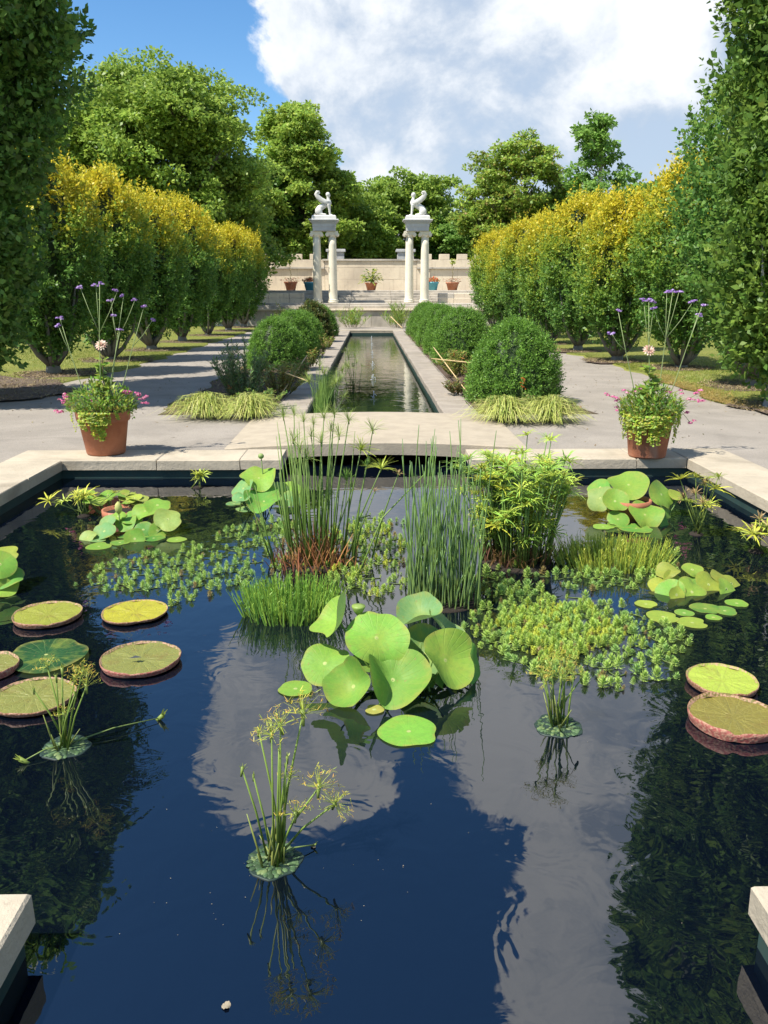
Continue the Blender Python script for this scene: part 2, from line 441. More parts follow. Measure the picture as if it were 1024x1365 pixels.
# ================================================================== SETTING
PX, PY0, PY1, CX, CXN = 3.13, 1.96, 8.12, 0.95, 1.0        # pool half width, near and far inner edge; canal half width
CY0, CY1 = 11.08, 38.2                           # far canal
def cells(name, mat, xs, ys, skip, z, kind='structure', fn=None):
    mb = MB()
    for i in range(len(xs) - 1):
        for j in range(len(ys) - 1):
            if skip(0.5 * (xs[i] + xs[i + 1]), 0.5 * (ys[j] + ys[j + 1])): continue
            mb.add([(xs[i], ys[j], z), (xs[i + 1], ys[j], z), (xs[i + 1], ys[j + 1], z), (xs[i], ys[j + 1], z)], [(0, 1, 2, 3)])
    return up(mb.build(name, mat, smooth=False), kind=kind)
def in_water(x, y):
    return (abs(x) < PX + 0.1 and PY0 - 0.1 < y < PY1 + 0.1) or (abs(x) < CX + 0.12 and -3.1 < y < CY1)
gx = [-900, -30, -PX - 0.1, -CX - 0.11, CX + 0.11, PX + 0.1, 30, 900]
gy = [-300, -9, -3.1, PY0 - 0.1, PY1 + 0.1, 12, CY1, 44, 1500]
cells('ground', 'lawn', gx, gy, in_water, -0.035)
cells('path', 'paving', [-30, -6.4, -PX - 0.1, -1.42, -CX - 0.11, CX + 0.11, 1.42, PX + 0.1, 6.4, 30], [-9, -3.1, PY0 - 0.1, PY1 + 0.1, CY0, 12.2, CY1, 43.2],
      lambda x, y: in_water(x, y) or (abs(x) > 6.4 and y > 12.2) or (abs(x) < 1.42 and CY0 < y < CY1), -0.007)

def lawn_patch(side, prof, y1):
    ys = np.linspace(prof[0][0], y1, 90)
    xe = np.interp(ys, [p[0] for p in prof], [p[1] for p in prof])
    xe = xe + 0.09 * np.sin(ys * 2.3 + side) + 0.06 * np.sin(ys * 5.1 + 1) + 0.02 * rng.normal(size=len(ys))
    mb = MB(); n = len(ys)
    vs = []
    for k in range(n):
        for t, z in ((0, 0.0), (0.03, 0.022), (0.4, 0.03), (70, 0.03)):
            vs.append((side * (xe[k] + t), ys[k], z - 0.008))
    fs = []
    for k in range(n - 1):
        for q in range(3):
            a = k * 4 + q
            fs.append((a, a + 1, a + 5, a + 4) if side > 0 else (a, a + 4, a + 5, a + 1))
    # near end closes down to the path
    mb.add(vs, fs)
    return up(mb.build('lawn', 'lawn', smooth=False), kind='structure'), (ys, xe)
lawnL, edgeL = lawn_patch(-1, [(12.25, 9.5), (12.6, 7.4), (13.4, 6.5), (15, 5.95), (18, 5.45), (44, 5.35)], 44)
lawnR, edgeR = lawn_patch(1, [(10.1, 9.0), (10.35, 6.6), (10.8, 5.55), (12.5, 5.3), (18, 5.6), (24, 5.45), (44, 5.3)], 44)

# planting beds along the canal
for s in (-1, 1):
    mb = MB(); vs = []; fs = []
    ys = np.linspace(11.35, 38.0, 70)
    for k, y in enumerate(ys):
        w = 3.0 + 0.08 * math.sin(y * 1.7 + s) + 0.05 * math.sin(y * 4.1)
        for t in range(5):
            x = 1.44 + (w - 1.44) * t / 4
            vs.append((s * x, y, (0.0 if t in (0, 4) or k in (0, 69) else 0.05 + 0.015 * math.sin(7 * x + 5 * y)) - 0.003))
    for k in range(69):
        for t in range(4):
            a = k * 5 + t
            fs.append((a, a + 1, a + 6, a + 5) if s > 0 else (a, a + 5, a + 6, a + 1))
    mb.add(vs, fs)
    up(mb.build('planting_bed', 'bed_soil'), kind='structure')

# pool and canal walls, floor, water
mb = MB(); e = 0.03
def wallq(x0, y0, x1, y1, zt=-0.098, zb=-1.0):
    mb.add([(x0, y0, zb), (x1, y1, zb), (x1, y1, zt), (x0, y0, zt)], [(0, 1, 2, 3)])
X, Y0, Y1, C = PX + e, PY0 - e, PY1 + e, CX + e
for s in (-1, 1):
    wallq(s * X, Y0, s * X, Y1); wallq(s * C, Y1, s * X, Y1); wallq(s * (CXN + e), Y0, s * X, Y0)
    wallq(s * (CXN + e), -3.0, s * (CXN + e), Y0); wallq(s * C, Y1, s * C, CY1)
wallq(-C, CY1 - 0.01, C, CY1 - 0.01); wallq(-1.03, -3.0, 1.03, -3.0)
mb.add([(-PX - .05, PY0 - .05, -1), (PX + .05, PY0 - .05, -1), (PX + .05, PY1 + .05, -1), (-PX - .05, PY1 + .05, -1)], [(0, 1, 2, 3)])
pool_wall = up(mb.build('pool_wall', 'pool_paint', smooth=False), kind='structure')
mb = MB()
q = lambda x0, x1, y0, y1: mb.add([(x0, y0, WZ), (x1, y0, WZ), (x1, y1, WZ), (x0, y1, WZ)], [(0, 1, 2, 3)])
q(-PX - .06, PX + .06, PY0 - .06, PY1 + .06); q(-CXN - .06, CXN + .06, -3.02, PY0 - .06); q(-CX - .06, CX + .06, PY1 + .06, 10.2)
up(mb.build('pool_water', 'pool_water', smooth=False), kind='structure')
mb = MB(); q(-CX - .06, CX + .06, 10.2, CY1 + .02)
up(mb.build('canal_water', 'canal_water', smooth=False), kind='structure')

# coping stones, each its own piece
def stone(name, x0, x1, y0, y1, parent, mat='limestone', z0=-0.10, z1=0.0, gap=0.004, ch=0.008, jit=0.003):
    mb = MB(); dz = random.uniform(-jit, jit); g = gap
    mb.box(x0 + g, x1 - g, y0 + g, y1 - g, z0 + dz, z1 + dz, ch=ch)
    mb.v = [(a + random.uniform(-.003, .003), b + random.uniform(-.003, .003), c + (random.uniform(-.002, .002) if c > z0 + .05 else 0)) for (a, b, c) in mb.v]
    return mb.build(name, mat, parent, smooth=False)
CW = 0.575
xs_far = [-PX - CW, -2.2, -1.37, -CX]
for a, b in zip(xs_far[:-1], xs_far[1:]): stone('coping_stone', a, b, PY1, PY1 + CW, pool_wall)
for a, b in zip([CX, 1.5, 2.62, PX], [1.5, 2.62, PX, PX + CW]): stone('coping_stone', a, b, PY1, PY1 + CW, pool_wall)
for s in (-1, 1):
    for a, b in ((PY0 - CW, 2.9), (2.9, 4.5), (4.5, 6.05), (6.05, 7.3), (7.3, PY1)):
        stone('coping_stone', min(s * PX, s * (PX + CW)), max(s * PX, s * (PX + CW)), a, b, pool_wall)
    for a, b in ((CXN, 2.1), (2.1, PX)):
        stone('coping_stone', min(s * a, s * b), max(s * a, s * b), PY0 - CW, PY0, pool_wall)
    for a, b in ((-3.0, -1.9), (-1.9, -1.0)):
        stone('coping_stone', min(s * CXN, s * 1.5), max(s * CXN, s * 1.5), a, b, pool_wall)
    stone('coping_stone', min(s * CXN, s * 1.5), max(s * CXN, s * 1.5), 0.95, PY0 - CW, pool_wall)
y = CY0 + 0.02; k = 0
while y < CY1 - 0.05:
    L = random.choice([0.72, 0.78, 0.85]); y2 = min(y + L, CY1)
    for s in (-1, 1):
        stone('coping_stone', min(s * CX, s * 1.43), max(s * CX, s * 1.43), y, y2, pool_wall, 'canal_stone', gap=0.011, ch=0.014, jit=0.007)
    y = y2
for a, b in ((-1.43, -0.5), (-0.5, 0.5), (0.5, 1.43)): stone('coping_stone', a, b, CY1, CY1 + 0.55, pool_wall, 'limestone', z1=0.02)

# bridge slabs (far one in view, the near one carries the viewer)
def bridge(y0, y1, label):
    o = thing('bridge_slab', label, 'stone slab', (0, y0, 0))
    nx = 28; vs, fs = [], []; hw = 1.62
    for i in range(nx + 1):
        x = -hw + 2 * hw * i / nx; t = 1 - (x / hw) ** 2
        zt = 0.008 + 0.062 * t
        zb = -0.10 + 0.035 * max(0.0, 1 - (x / CX) ** 2) if abs(x) < CX else -0.10
        r = max(0.0, abs(x) - (hw - 0.35)) / 0.35; dy = 0.22 * r ** 3
        for (yy, z) in ((y0, zb), (y0, zt - 0.012), (y0 + 0.012, zt), (y1 - dy - 0.012, zt), (y1 - dy, zt - 0.012), (y1 - dy, zb)):
            vs.append((x, yy, z))
    for i in range(nx):
        for q_ in range(6):
            a, b = i * 6 + q_, i * 6 + (q_ + 1) % 6
            fs.append((a, a + 6, b + 6, b))
    fs += [tuple(range(6)), tuple(reversed(range(nx * 6, nx * 6 + 6)))]
    mb = MB().add(vs, fs)
    mb.build('slab', 'slab_stone', o, smooth=False)
    return o
bridge(PY1 + CW + 0.02, CY0, 'low arched cream stone slab bridging the canal between pool and fountain jets')
bridge(-0.98, 0.93, 'cream stone slab bridging the canal mouth where the viewer stands')

# ------------------------------------------------------------------ terrace, steps, columns, wall
T = thing('stone_steps', 'weathered grey stone terrace steps between the column pairs and the crenellated wall', 'steps', (0, 43, 0))
def tread(x0, x1, y0, y1, z0, z1, mat='step_stone', name='step', cut=2.2):
    n = max(1, int(round((x1 - x0) / cut)))
    for i in range(n):
        a = x0 + (x1 - x0) * i / n; b = x0 + (x1 - x0) * (i + 1) / n
        MB().box(a + 0.006, b - 0.006, y0 + 0.003 * (i % 2), y1, z0, z1 + random.uniform(-0.006, 0.006), ch=0.02).build(name, mat, T, smooth=False)
tread(-8, 8, 43.0, 44.2, -0.1, 0.80, 'step_stone', 'retaining_block', 1.9)
tread(-8.05, 8.05, 42.9, 44.4, 0.80, 0.88, 'wall_stone', 'ledge', 2.4)
tread(-7.9, 7.9, 43.7, 46.6, 0.88, 1.03, 'step_stone')
tread(-7.9, 7.9, 44.3, 47.5, 1.03, 1.14, 'step_stone')
zz = 1.14
for i in range(5):
    tread(-7.8, 7.8, 46.4 + i * 0.75, 47.6 + i * 0.75, zz, zz + 0.135); zz += 0.135
tread(-24, 24, 50.1, 57.5, 0.6, 1.80, 'step_stone', 'terrace_block', 3.0)
for s in (-1, 1):
    Lw = thing('low_wall', ('rough low stone wall between the columns and the sunny row of clipped trees' if s > 0 else
               'rough low stone wall between the columns and the shaded row of clipped trees'), 'wall', (s * 5.6, 45.6, 1.0))
    x = 3.6
    while x < 8.4:
        L = random.uniform(0.5, 0.95)
        z = 1.14
        for hgt in (0.27, 0.25):
            MB().box(min(s * x, s * (x + L)) + .008, max(s * x, s * (x + L)) - .008, 45.5 + random.uniform(0, .03), 46.2, z, z + hgt - 0.01, ch=0.02).build('stone', random.choice(['wall_stone', 'step_stone', 'wall_stone']), Lw, smooth=False)
            z += hgt
        x += L

def column(parent, x, y, z0, z1):
    sh = MB()
    h = z1 - z0
    pr = [(0.275, 0.0), (0.275, 0.09), (0.255, 0.10), (0.27, 0.13), (0.27, 0.17), (0.235, 0.19)]
    hs = h - 0.30
    for k in range(9):
        t = k / 8; pr.append((0.228 - 0.038 * t ** 1.6, 0.21 + (hs - 0.21) * t))
    sh.lathe(pr, (x, y, z0), 22)
    c = sh.build('column', 'column_stone', parent)
    cp = MB()
    zc = z0 + hs
    cp.lathe([(0.195, 0), (0.215, 0.02), (0.205, 0.05), (0.235, 0.09), (0.24, 0.15)], (x, y, zc), 20)
    cp.box(x - 0.29, x + 0.29, y - 0.24, y + 0.24, zc + 0.20, zc + 0.30, ch=0.012)
    for sx in (-1, 1):       # volutes
        cp.tube([(x + sx * 0.255, y - 0.245, zc + 0.13), (x + sx * 0.255, y + 0.245, zc + 0.13)], 0.095, 14)
        cp.tube([(x + sx * 0.255, y - 0.262, zc + 0.13), (x + sx * 0.255, y + 0.262, zc + 0.13)], 0.035, 10)
    cp.box(x - 0.25, x + 0.25, y - 0.225, y + 0.225, zc + 0.135, zc + 0.20)
    cp.build('capital', 'column_stone', c, smooth=False)

def pair(s, label):
    xc = s * 2.405; Yc = 45.0
    o = thing('column_pair', label, 'columns', (xc, Yc, 1.14))
    for dx in (-0.405, 0.405): column(o, xc + dx, Yc, 1.14, 4.74)
    e = MB()
    e.box(xc - 0.58, xc + 0.58, Yc - 0.33, Yc + 0.33, 4.745, 4.95)
    e.box(xc - 0.60, xc + 0.60, Yc - 0.35, Yc + 0.35, 4.95, 5.12)
    e.box(xc - 0.64, xc + 0.64, Yc - 0.39, Yc + 0.39, 5.12, 5.18)
    en = e.build('entablature', 'grey_stone', o, smooth=False)
    e = MB()
    e.box(xc - 0.70, xc + 0.70, Yc - 0.45, Yc + 0.45, 5.182, 5.25, ch=0.02)
    e.box(xc - 0.76, xc + 0.76, Yc - 0.51, Yc + 0.51, 5.25, 5.31, ch=0.02)
    e.build('cornice', 'grey_stone', en, smooth=False)
    return o
pair(-1, 'pair of cream stone columns rising behind the brown-flecked bush')
pair(1, 'pair of cream stone columns standing over the single round yew with orange flowers')

def sphinx(s, label):
    """seated winged figure looking towards the canal axis"""
    xc = s * 2.405; Yc = 45.0; z0 = 5.312; d = -s            # d: x direction it faces
    o = thing('sphinx_statue', label, 'statue', (xc, Yc, z0))
    b = MB()
    b.box(xc - 0.62, xc + 0.62, Yc - 0.34, Yc + 0.34, z0, z0 + 0.20, ch=0.05)
    b.build('plinth', 'marble', o, smooth=False)
    z = z0 + 0.185
    m = MB()
    P = lambda a, yy, h: (xc + d * a, Yc + yy, z + h)
    for yy in (-0.15, 0.15):
        m.ell(P(-0.27, yy, 0.20), (0.19, 0.10, 0.185), (0, 0, 0), 14, 10)          # haunch
        m.tube([P(-0.20, yy, 0.08), P(-0.02, yy * 1.15, 0.05), P(0.12, yy * 1.15, 0.045)], [0.085, 0.06, 0.05], 8)   # hind foot
        m.tube([P(0.24, yy * 0.85, 0.56), P(0.28, yy * 0.8, 0.32), P(0.30, yy * 0.8, 0.10), P(0.31, yy * 0.8, 0.03)], [0.10, 0.062, 0.05, 0.055], 10)
        m.ell(P(0.36, yy * 0.8, 0.035), (0.10, 0.055, 0.045), (0, 0, 0), 10, 6)    # front paw
    m.tube([P(-0.38, 0, 0.22), P(-0.24, 0, 0.34), P(-0.05, 0, 0.47), P(0.14, 0, 0.58), P(0.25, 0, 0.66)], [0.12, 0.165, 0.145, 0.14, 0.13], 14)
    m.ell(P(0.26, 0, 0.63), (0.13, 0.14, 0.15), (0, 0, 0), 14, 10)               # chest
    m.tube([P(0.24, 0, 0.70), P(0.22, 0, 0.86), P(0.215, 0, 0.95)], [0.12, 0.072, 0.07], 10)
    m.ell(P(0.225, 0, 1.02), (0.105, 0.095, 0.125), (0, 0, 0), 14, 10)             # head
    m.ell(P(0.195, 0, 1.03), (0.095, 0.10, 0.115), (0, 0, 0), 12, 8)               # hair mass
    m.ell(P(0.325, 0, 1.00), (0.025, 0.02, 0.035), (0, 0, 0), 8, 6)                # nose
    m.ell(P(0.30, 0, 0.935), (0.035, 0.04, 0.03), (0, 0, 0), 8, 6)                 # chin
    m.tube([P(-0.45, 0.0, 0.10), P(-0.50, 0.12, 0.04), P(-0.36, 0.26, 0.03), P(-0.12, 0.30, 0.03)], [0.05, 0.04, 0.035, 0.03], 8)    # tail
    body = m.build('body', 'marble', o)
    rm = body.modifiers.new('remesh', 'REMESH'); rm.mode = 'VOXEL'; rm.voxel_size = 0.022; rm.use_smooth_shade = True
    sm = body.modifiers.new('smooth', 'SMOOTH'); sm.factor = 0.5; sm.iterations = 3
    for yy in (-1, 1):
        w = MB()
        # wing: from the shoulder back and up, the tip curling forward
        ax = [(0.30, 0.60), (0.08, 0.66), (-0.14, 0.77), (-0.30, 0.91), (-0.37, 1.04), (-0.32, 1.13), (-0.20, 1.14)]
        hw = [0.08, 0.115, 0.125, 0.12, 0.105, 0.08, 0.04]
        vs = []; n = len(ax)
        for i, (a, h) in enumerate(ax):
            a0, h0 = ax[max(i - 1, 0)]; a1, h1 = ax[min(i + 1, n - 1)]
            t = Vector((a1 - a0, h1 - h0)).normalized(); nn = Vector((-t.y, t.x))
            off = yy * (0.15 + 0.10 * i / n)
            for q_ in range(10):
                an = 2 * math.pi * q_ / 10
                u = math.cos(an) * hw[i]; v = math.sin(an) * 0.045
                vs.append(P(a + nn.x * u, off + v, h + nn.y * u))
        fs = [(i * 10 + a, i * 10 + (a + 1) % 10, (i + 1) * 10 + (a + 1) % 10, (i + 1) * 10 + a) for i in range(n - 1) for a in range(10)]
        fs += [tuple(reversed(range(10))), tuple((n - 1) * 10 + a for a in range(10))]
        w.add(vs, fs); w.build('wing', 'marble', o)
    return o
sphinx(-1, 'white marble winged sphinx facing the canal, on the columns nearer the broad round-crowned tree')
sphinx(1, 'white marble winged sphinx facing the canal, on the columns nearer the tall thin open tree')

# crenellated back wall
BW = thing('garden_wall', 'cream crenellated garden wall closing the far end behind the columns', 'wall', (0, 57, 1.8))
YW = 57.0
def block(x0, x1, z0, z1, dy=0.0, mat='wall_stone', name='stone_panel', th=0.5, ch=0.015):
    MB().box(x0 + .006, x1 - .006, YW - dy + random.uniform(0, 0.008), YW + th, z0 + .004, z1 - .004, ch=ch).build(name, mat, BW, smooth=False)
MB().box(-26, 26, YW + 0.05, YW + 0.45, 1.0, 3.5).build('wall_core', 'wall_stone', BW, smooth=False)
x = -3.05
for i in range(4):
    L = 6.1 / 4
    block(x, x + L, 1.80, 2.55); block(x + (0.4 if i else 0), x + L + (0.4 if i < 3 else 0), 2.55, 3.30); block(x, x + L, 3.30, 3.72); x += L
block(-3.2, 3.2, 3.72, 3.84, 0.09, 'step_stone', 'wall_cap', 0.6)
for s in (-1, 1):
    x = 3.06
    while x < 24:
        L = 1.35
        block(min(s * x, s * (x + L)), max(s * x, s * (x + L)), 1.8, 3.22, -0.02); x += L
    x = 3.5
    while x < 24:       # flat pilasters
        block(min(s * (x), s * (x + 0.42)), max(s * x, s * (x + 0.42)), 1.8, 3.22, 0.06, name='pilaster', th=0.0); x += 4.05
    for a in np.arange(3.06, 24, 2.3):
        block(min(s * a, s * (a + 2.3)), max(s * a, s * (a + 2.3)), 3.22, 3.34, 0.14, 'step_stone', 'string_course', 0.5)
        block(min(s * a, s * (a + 2.3)), max(s * a, s * (a + 2.3)), 3.34, 3.80, 0.03)
    for a in np.arange(3.35, 24, 1.18):
        block(min(s * a, s * (a + 0.68)), max(s * a, s * (a + 0.68)), 3.80, 4.16, 0.03, 'wall_stone', 'merlon', 0.42)
    g = thing('wall_turret', ('squat grey stone turret block behind the wall beside the blue pot' if s > 0 else 'squat grey stone turret block behind the wall where the broad tree hangs over'), 'turret', (s * 2.35, 58.4, 3.0))
    b = MB().box(s * 2.35 - 0.55, s * 2.35 + 0.55, 58.0, 58.9, 2.5, 4.35); b.build('block', 'grey_stone', g, smooth=False)
    MB().box(s * 2.35 - 0.65, s * 2.35 + 0.65, 57.9, 59.0, 4.352, 4.52, ch=0.02).build('cap', 'grey_stone', g, smooth=False)

# ================================================================== TREES AND SHRUBS
def shell_points(prof, Rm, z0, H, n, seed, bump=0.10, bf=2.0, power=0.35, zbias=None):
    """points near the surface of a lathe-like crown with lumps; returns points, outward normals, relative height, depth"""
    r = np.random.default_rng(seed)
    ts, rs = np.array([p[0] for p in prof]), np.array([p[1] for p in prof])
    # sample by area
    tt = np.linspace(0, 1, 400); rad = np.interp(tt, ts, rs) * Rm
    slope = np.gradient(rad, tt * H + 1e-9)
    dens = (rad + 0.03) * np.sqrt(1 + np.clip(slope, -4, 4) ** 2)
    if zbias is not None: dens *= zbias(z0 + tt * H)
    cdf = np.cumsum(dens); cdf /= cdf[-1]
    t = np.interp(r.uniform(size=n), cdf, tt); th = r.uniform(0, 2 * np.pi, n)
    R0 = np.interp(t, ts, rs) * Rm
    base = np.stack([np.cos(th) * R0, np.sin(th) * R0, z0 + t * H], 1)
    lump = 1 + bump * vnoise(base, bf, seed + 5)
    depth = r.uniform(size=n) ** (1 / power) if power < 1 else r.uniform(size=n)
    k = lump * (1 - 0.35 * depth)
    sl = np.interp(t, tt, np.clip(slope, -4, 4))
    nor = nrm(np.stack([np.cos(th), np.sin(th), -sl], 1))
    pts = np.stack([base[:, 0] * k, base[:, 1] * k, base[:, 2] + nor[:, 2] * (lump - 1) * R0], 1)
    return pts, nor, t, depth
def twigs(pts, nor, length, nleaf, leaf, seed, upw=0.8, outw=0.7, aspect=0.62, rnd=0.4, flat=0.5):
    r = np.random.default_rng(seed); n = len(pts)
    d = nrm(nor * outw + np.array([0, 0, upw]) + r.normal(size=(n, 3)) * rnd)
    L = length * r.uniform(0.6, 1.4, n)
    side = nrm(np.cross(d, r.normal(size=(n, 3))))
    P, D, Nn, Ls, idx = [], [], [], [], []
    for k in range(nleaf):
        s = (k + 0.5) / nleaf
        sg = 1 if k % 2 else -1
        p = pts + d * (L * (s - 0.35))[:, None] + r.normal(size=(n, 3)) * length * 0.05
        dd = d * 0.55 + side * sg * 0.8 + r.normal(size=(n, 3)) * 0.3
        if k == nleaf - 1: dd = d + r.normal(size=(n, 3)) * 0.2
        nn = nrm(nor * flat + np.array([0, 0, 0.6]) + r.normal(size=(n, 3)) * 0.55)
        P.append(p); D.append(dd); Nn.append(nn); Ls.append(leaf * r.uniform(0.5, 1.45, n)); idx.append(np.arange(n))
    P, D, Nn, Ls, idx = map(np.concatenate, (P, D, Nn, Ls, idx))
    return leaf_quads(P, D, Nn, Ls, Ls * aspect), idx
def clustered(pts, nor, t, seed, per, jit, rad=0.06):
    """gather the twigs into bunches with hollows between them"""
    r = np.random.default_rng(seed); n = len(pts); K = max(1, n // per)
    off = r.normal(size=K) * rad
    i = r.integers(K, size=n)
    P = pts[:K][i] + nor[:K][i] * off[i][:, None] + r.normal(size=(n, 3)) * jit * np.array([1, 1, 1.5])
    N = nrm(nor[:K][i] + nrm(P - pts[:K][i]) * 0.45)
    return P, N, t[:K][i]
def palette(n, cols, seed, w=None):
    r = np.random.default_rng(seed); c = np.array(cols)
    i = r.choice(len(cols), n, p=w); j = r.choice(len(cols), n, p=w); t = r.uniform(size=(n, 1))
    return (c[i] * t + c[j] * (1 - t)) * r.uniform(0.82, 1.18, (n, 1))
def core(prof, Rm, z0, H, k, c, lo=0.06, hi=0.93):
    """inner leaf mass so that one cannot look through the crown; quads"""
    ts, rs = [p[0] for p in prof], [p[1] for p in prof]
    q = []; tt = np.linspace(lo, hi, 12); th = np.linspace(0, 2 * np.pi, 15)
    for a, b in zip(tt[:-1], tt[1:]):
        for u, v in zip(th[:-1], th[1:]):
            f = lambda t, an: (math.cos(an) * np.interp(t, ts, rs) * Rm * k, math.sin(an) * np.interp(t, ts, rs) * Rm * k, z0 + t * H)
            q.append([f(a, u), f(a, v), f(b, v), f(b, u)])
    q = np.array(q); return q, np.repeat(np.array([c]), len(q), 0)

EGG = [(0, 0.20), (0.06, 0.42), (0.15, 0.66), (0.3, 0.88), (0.5, 1.0), (0.68, 0.99), (0.82, 0.84), (0.92, 0.6), (1, 0.22)]
DARK = [(0.055, 0.155, 0.03), (0.085, 0.215, 0.042), (0.125, 0.275, 0.05), (0.19, 0.35, 0.065)]
YEL = [(0.70, 0.57, 0.03), (0.78, 0.63, 0.035), (0.55, 0.52, 0.035), (0.74, 0.54, 0.03)]
MID = [(0.25, 0.39, 0.05), (0.36, 0.46, 0.05), (0.19, 0.33, 0.045)]

def row_crown(seed, Rm, H, ylo, yhi, nt=4000, leaf=0.075):
    z0 = 0.46
    pts, nor, t, dep = shell_points(EGG, Rm, z0, H - z0, int(nt * 1.6), seed, 0.15, 2.6, 0.45)
    r = np.random.default_rng(seed + 9)
    an = np.arctan2(pts[:, 1], pts[:, 0])
    # upright leaders: fissures between them run down the crown
    fis = np.sin(an * 7 + 1.2 * np.sin(pts[:, 2] * 1.3 + seed)) * 0.5 + 0.5 * vnoise(pts, 3.2, seed + 12)
    keep = (fis > -0.30) | (r.uniform(size=len(pts)) < 0.22)
    pts, nor, t = pts[keep][:nt], nor[keep][:nt], t[keep][:nt]; nt = len(pts)
    pts = pts * np.stack([1 + 0.05 * fis[keep][:nt], 1 + 0.05 * fis[keep][:nt], np.ones(nt)], 1)
    pts, nor, t = clustered(pts, nor, t, seed + 31, 6, 0.065, 0.045)
    k = int(nt * 0.06); hi = np.where(t > 0.72)[0]; hi = r.choice(hi, min(k, len(hi)), False)
    pts[hi, 2] += r.uniform(0.05, 0.28, len(hi))          # free shoots
    q, idx = twigs(pts, nor, 0.27, 8, leaf, seed + 1, 0.9, 0.55, rnd=0.5)
    # protruding shoots on the top
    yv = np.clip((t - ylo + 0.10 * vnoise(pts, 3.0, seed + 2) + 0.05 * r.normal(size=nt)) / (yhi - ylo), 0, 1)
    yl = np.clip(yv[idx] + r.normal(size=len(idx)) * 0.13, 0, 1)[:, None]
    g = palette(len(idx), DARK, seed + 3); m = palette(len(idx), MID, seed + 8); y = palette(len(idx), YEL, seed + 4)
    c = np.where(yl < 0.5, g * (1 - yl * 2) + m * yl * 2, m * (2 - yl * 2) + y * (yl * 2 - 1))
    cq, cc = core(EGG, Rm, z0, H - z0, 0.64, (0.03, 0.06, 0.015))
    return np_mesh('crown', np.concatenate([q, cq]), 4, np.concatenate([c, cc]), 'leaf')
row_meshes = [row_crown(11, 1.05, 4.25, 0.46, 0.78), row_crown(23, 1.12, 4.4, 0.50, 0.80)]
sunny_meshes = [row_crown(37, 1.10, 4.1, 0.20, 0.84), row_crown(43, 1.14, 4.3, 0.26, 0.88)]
row_green = row_crown(51, 1.45, 5.1, 0.70, 1.5, 5200)

def vase_trunk(seed, r0=0.14, h0=0.34, n=8, spread=0.75, hb=1.5, c=(0.20, 0.185, 0.165)):
    rr = random.Random(seed); mb = MB()
    mb.tube([(0, 0, -0.06), (0, 0, 0.04), (0.01, 0, 0.16), (0.0, 0.01, h0)], [r0 * 1.5, r0 * 1.12, r0 * 0.98, r0 * 0.7], 10, c)
    for k in range(n):
        a = 2 * math.pi * k / n + rr.uniform(-0.25, 0.25); sp = spread * rr.uniform(0.5, 1.1)
        b0 = Vector((math.cos(a) * r0 * 0.35, math.sin(a) * r0 * 0.35, h0 - 0.14))
        mb.tube([b0, b0 + Vector((math.cos(a) * sp * 0.35, math.sin(a) * sp * 0.35, 0.22)), b0 + Vector((math.cos(a) * sp * 0.7, math.sin(a) * sp * 0.7, 0.62)),
                 b0 + Vector((math.cos(a) * sp, math.sin(a) * sp, hb))], [r0 * 0.62, r0 * 0.42, r0 * 0.3, r0 * 0.12], 7, c)
    return mb.mesh('trunk', 'bark')
trunks = [vase_trunk(3), vase_trunk(4, 0.12, 0.22), vase_trunk(5, 0.15, 0.3, 9)]

def row_tree(x, y, k, label, s=1.0, group=None, green=False, rz=None):
    s *= random.uniform(0.95, 1.05)
    o = thing('clipped_tree', label, 'tree', (x, y, 0.015), group, rz if rz is not None else random.uniform(0, 6.28))
    o.scale = (s, s, s)
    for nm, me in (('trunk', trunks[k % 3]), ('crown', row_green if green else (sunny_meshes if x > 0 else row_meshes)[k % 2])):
        c = bpy.data.objects.new(nm, me); col.objects.link(c); c.parent = o
    return o
ordn = ['first', 'second', 'third', 'fourth', 'fifth', 'sixth', 'seventh', 'eighth', 'ninth']
left_rows = [(-6.55, 17.2, 1.0), (-6.5, 20.9, 0.97), (-6.45, 24.7, 0.98), (-6.5, 29.0, 0.99), (-6.45, 33.4, 1.0), (-6.35, 37.6, 1.0), (-6.25, 41.6, 1.0)]
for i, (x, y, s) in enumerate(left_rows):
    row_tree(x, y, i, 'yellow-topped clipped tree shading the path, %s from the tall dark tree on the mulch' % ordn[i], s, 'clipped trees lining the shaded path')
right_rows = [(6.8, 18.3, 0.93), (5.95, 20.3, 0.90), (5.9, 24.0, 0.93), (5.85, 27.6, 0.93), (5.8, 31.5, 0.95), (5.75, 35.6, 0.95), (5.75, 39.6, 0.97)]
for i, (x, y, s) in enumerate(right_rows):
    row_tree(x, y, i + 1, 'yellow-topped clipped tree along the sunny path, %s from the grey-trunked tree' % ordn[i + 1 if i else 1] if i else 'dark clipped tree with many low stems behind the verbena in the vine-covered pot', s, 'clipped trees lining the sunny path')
row_tree(6.75, 14.6, 2, 'green bushy clipped tree between the grey-trunked tree and the yellow-topped row', 1.0, None, True)

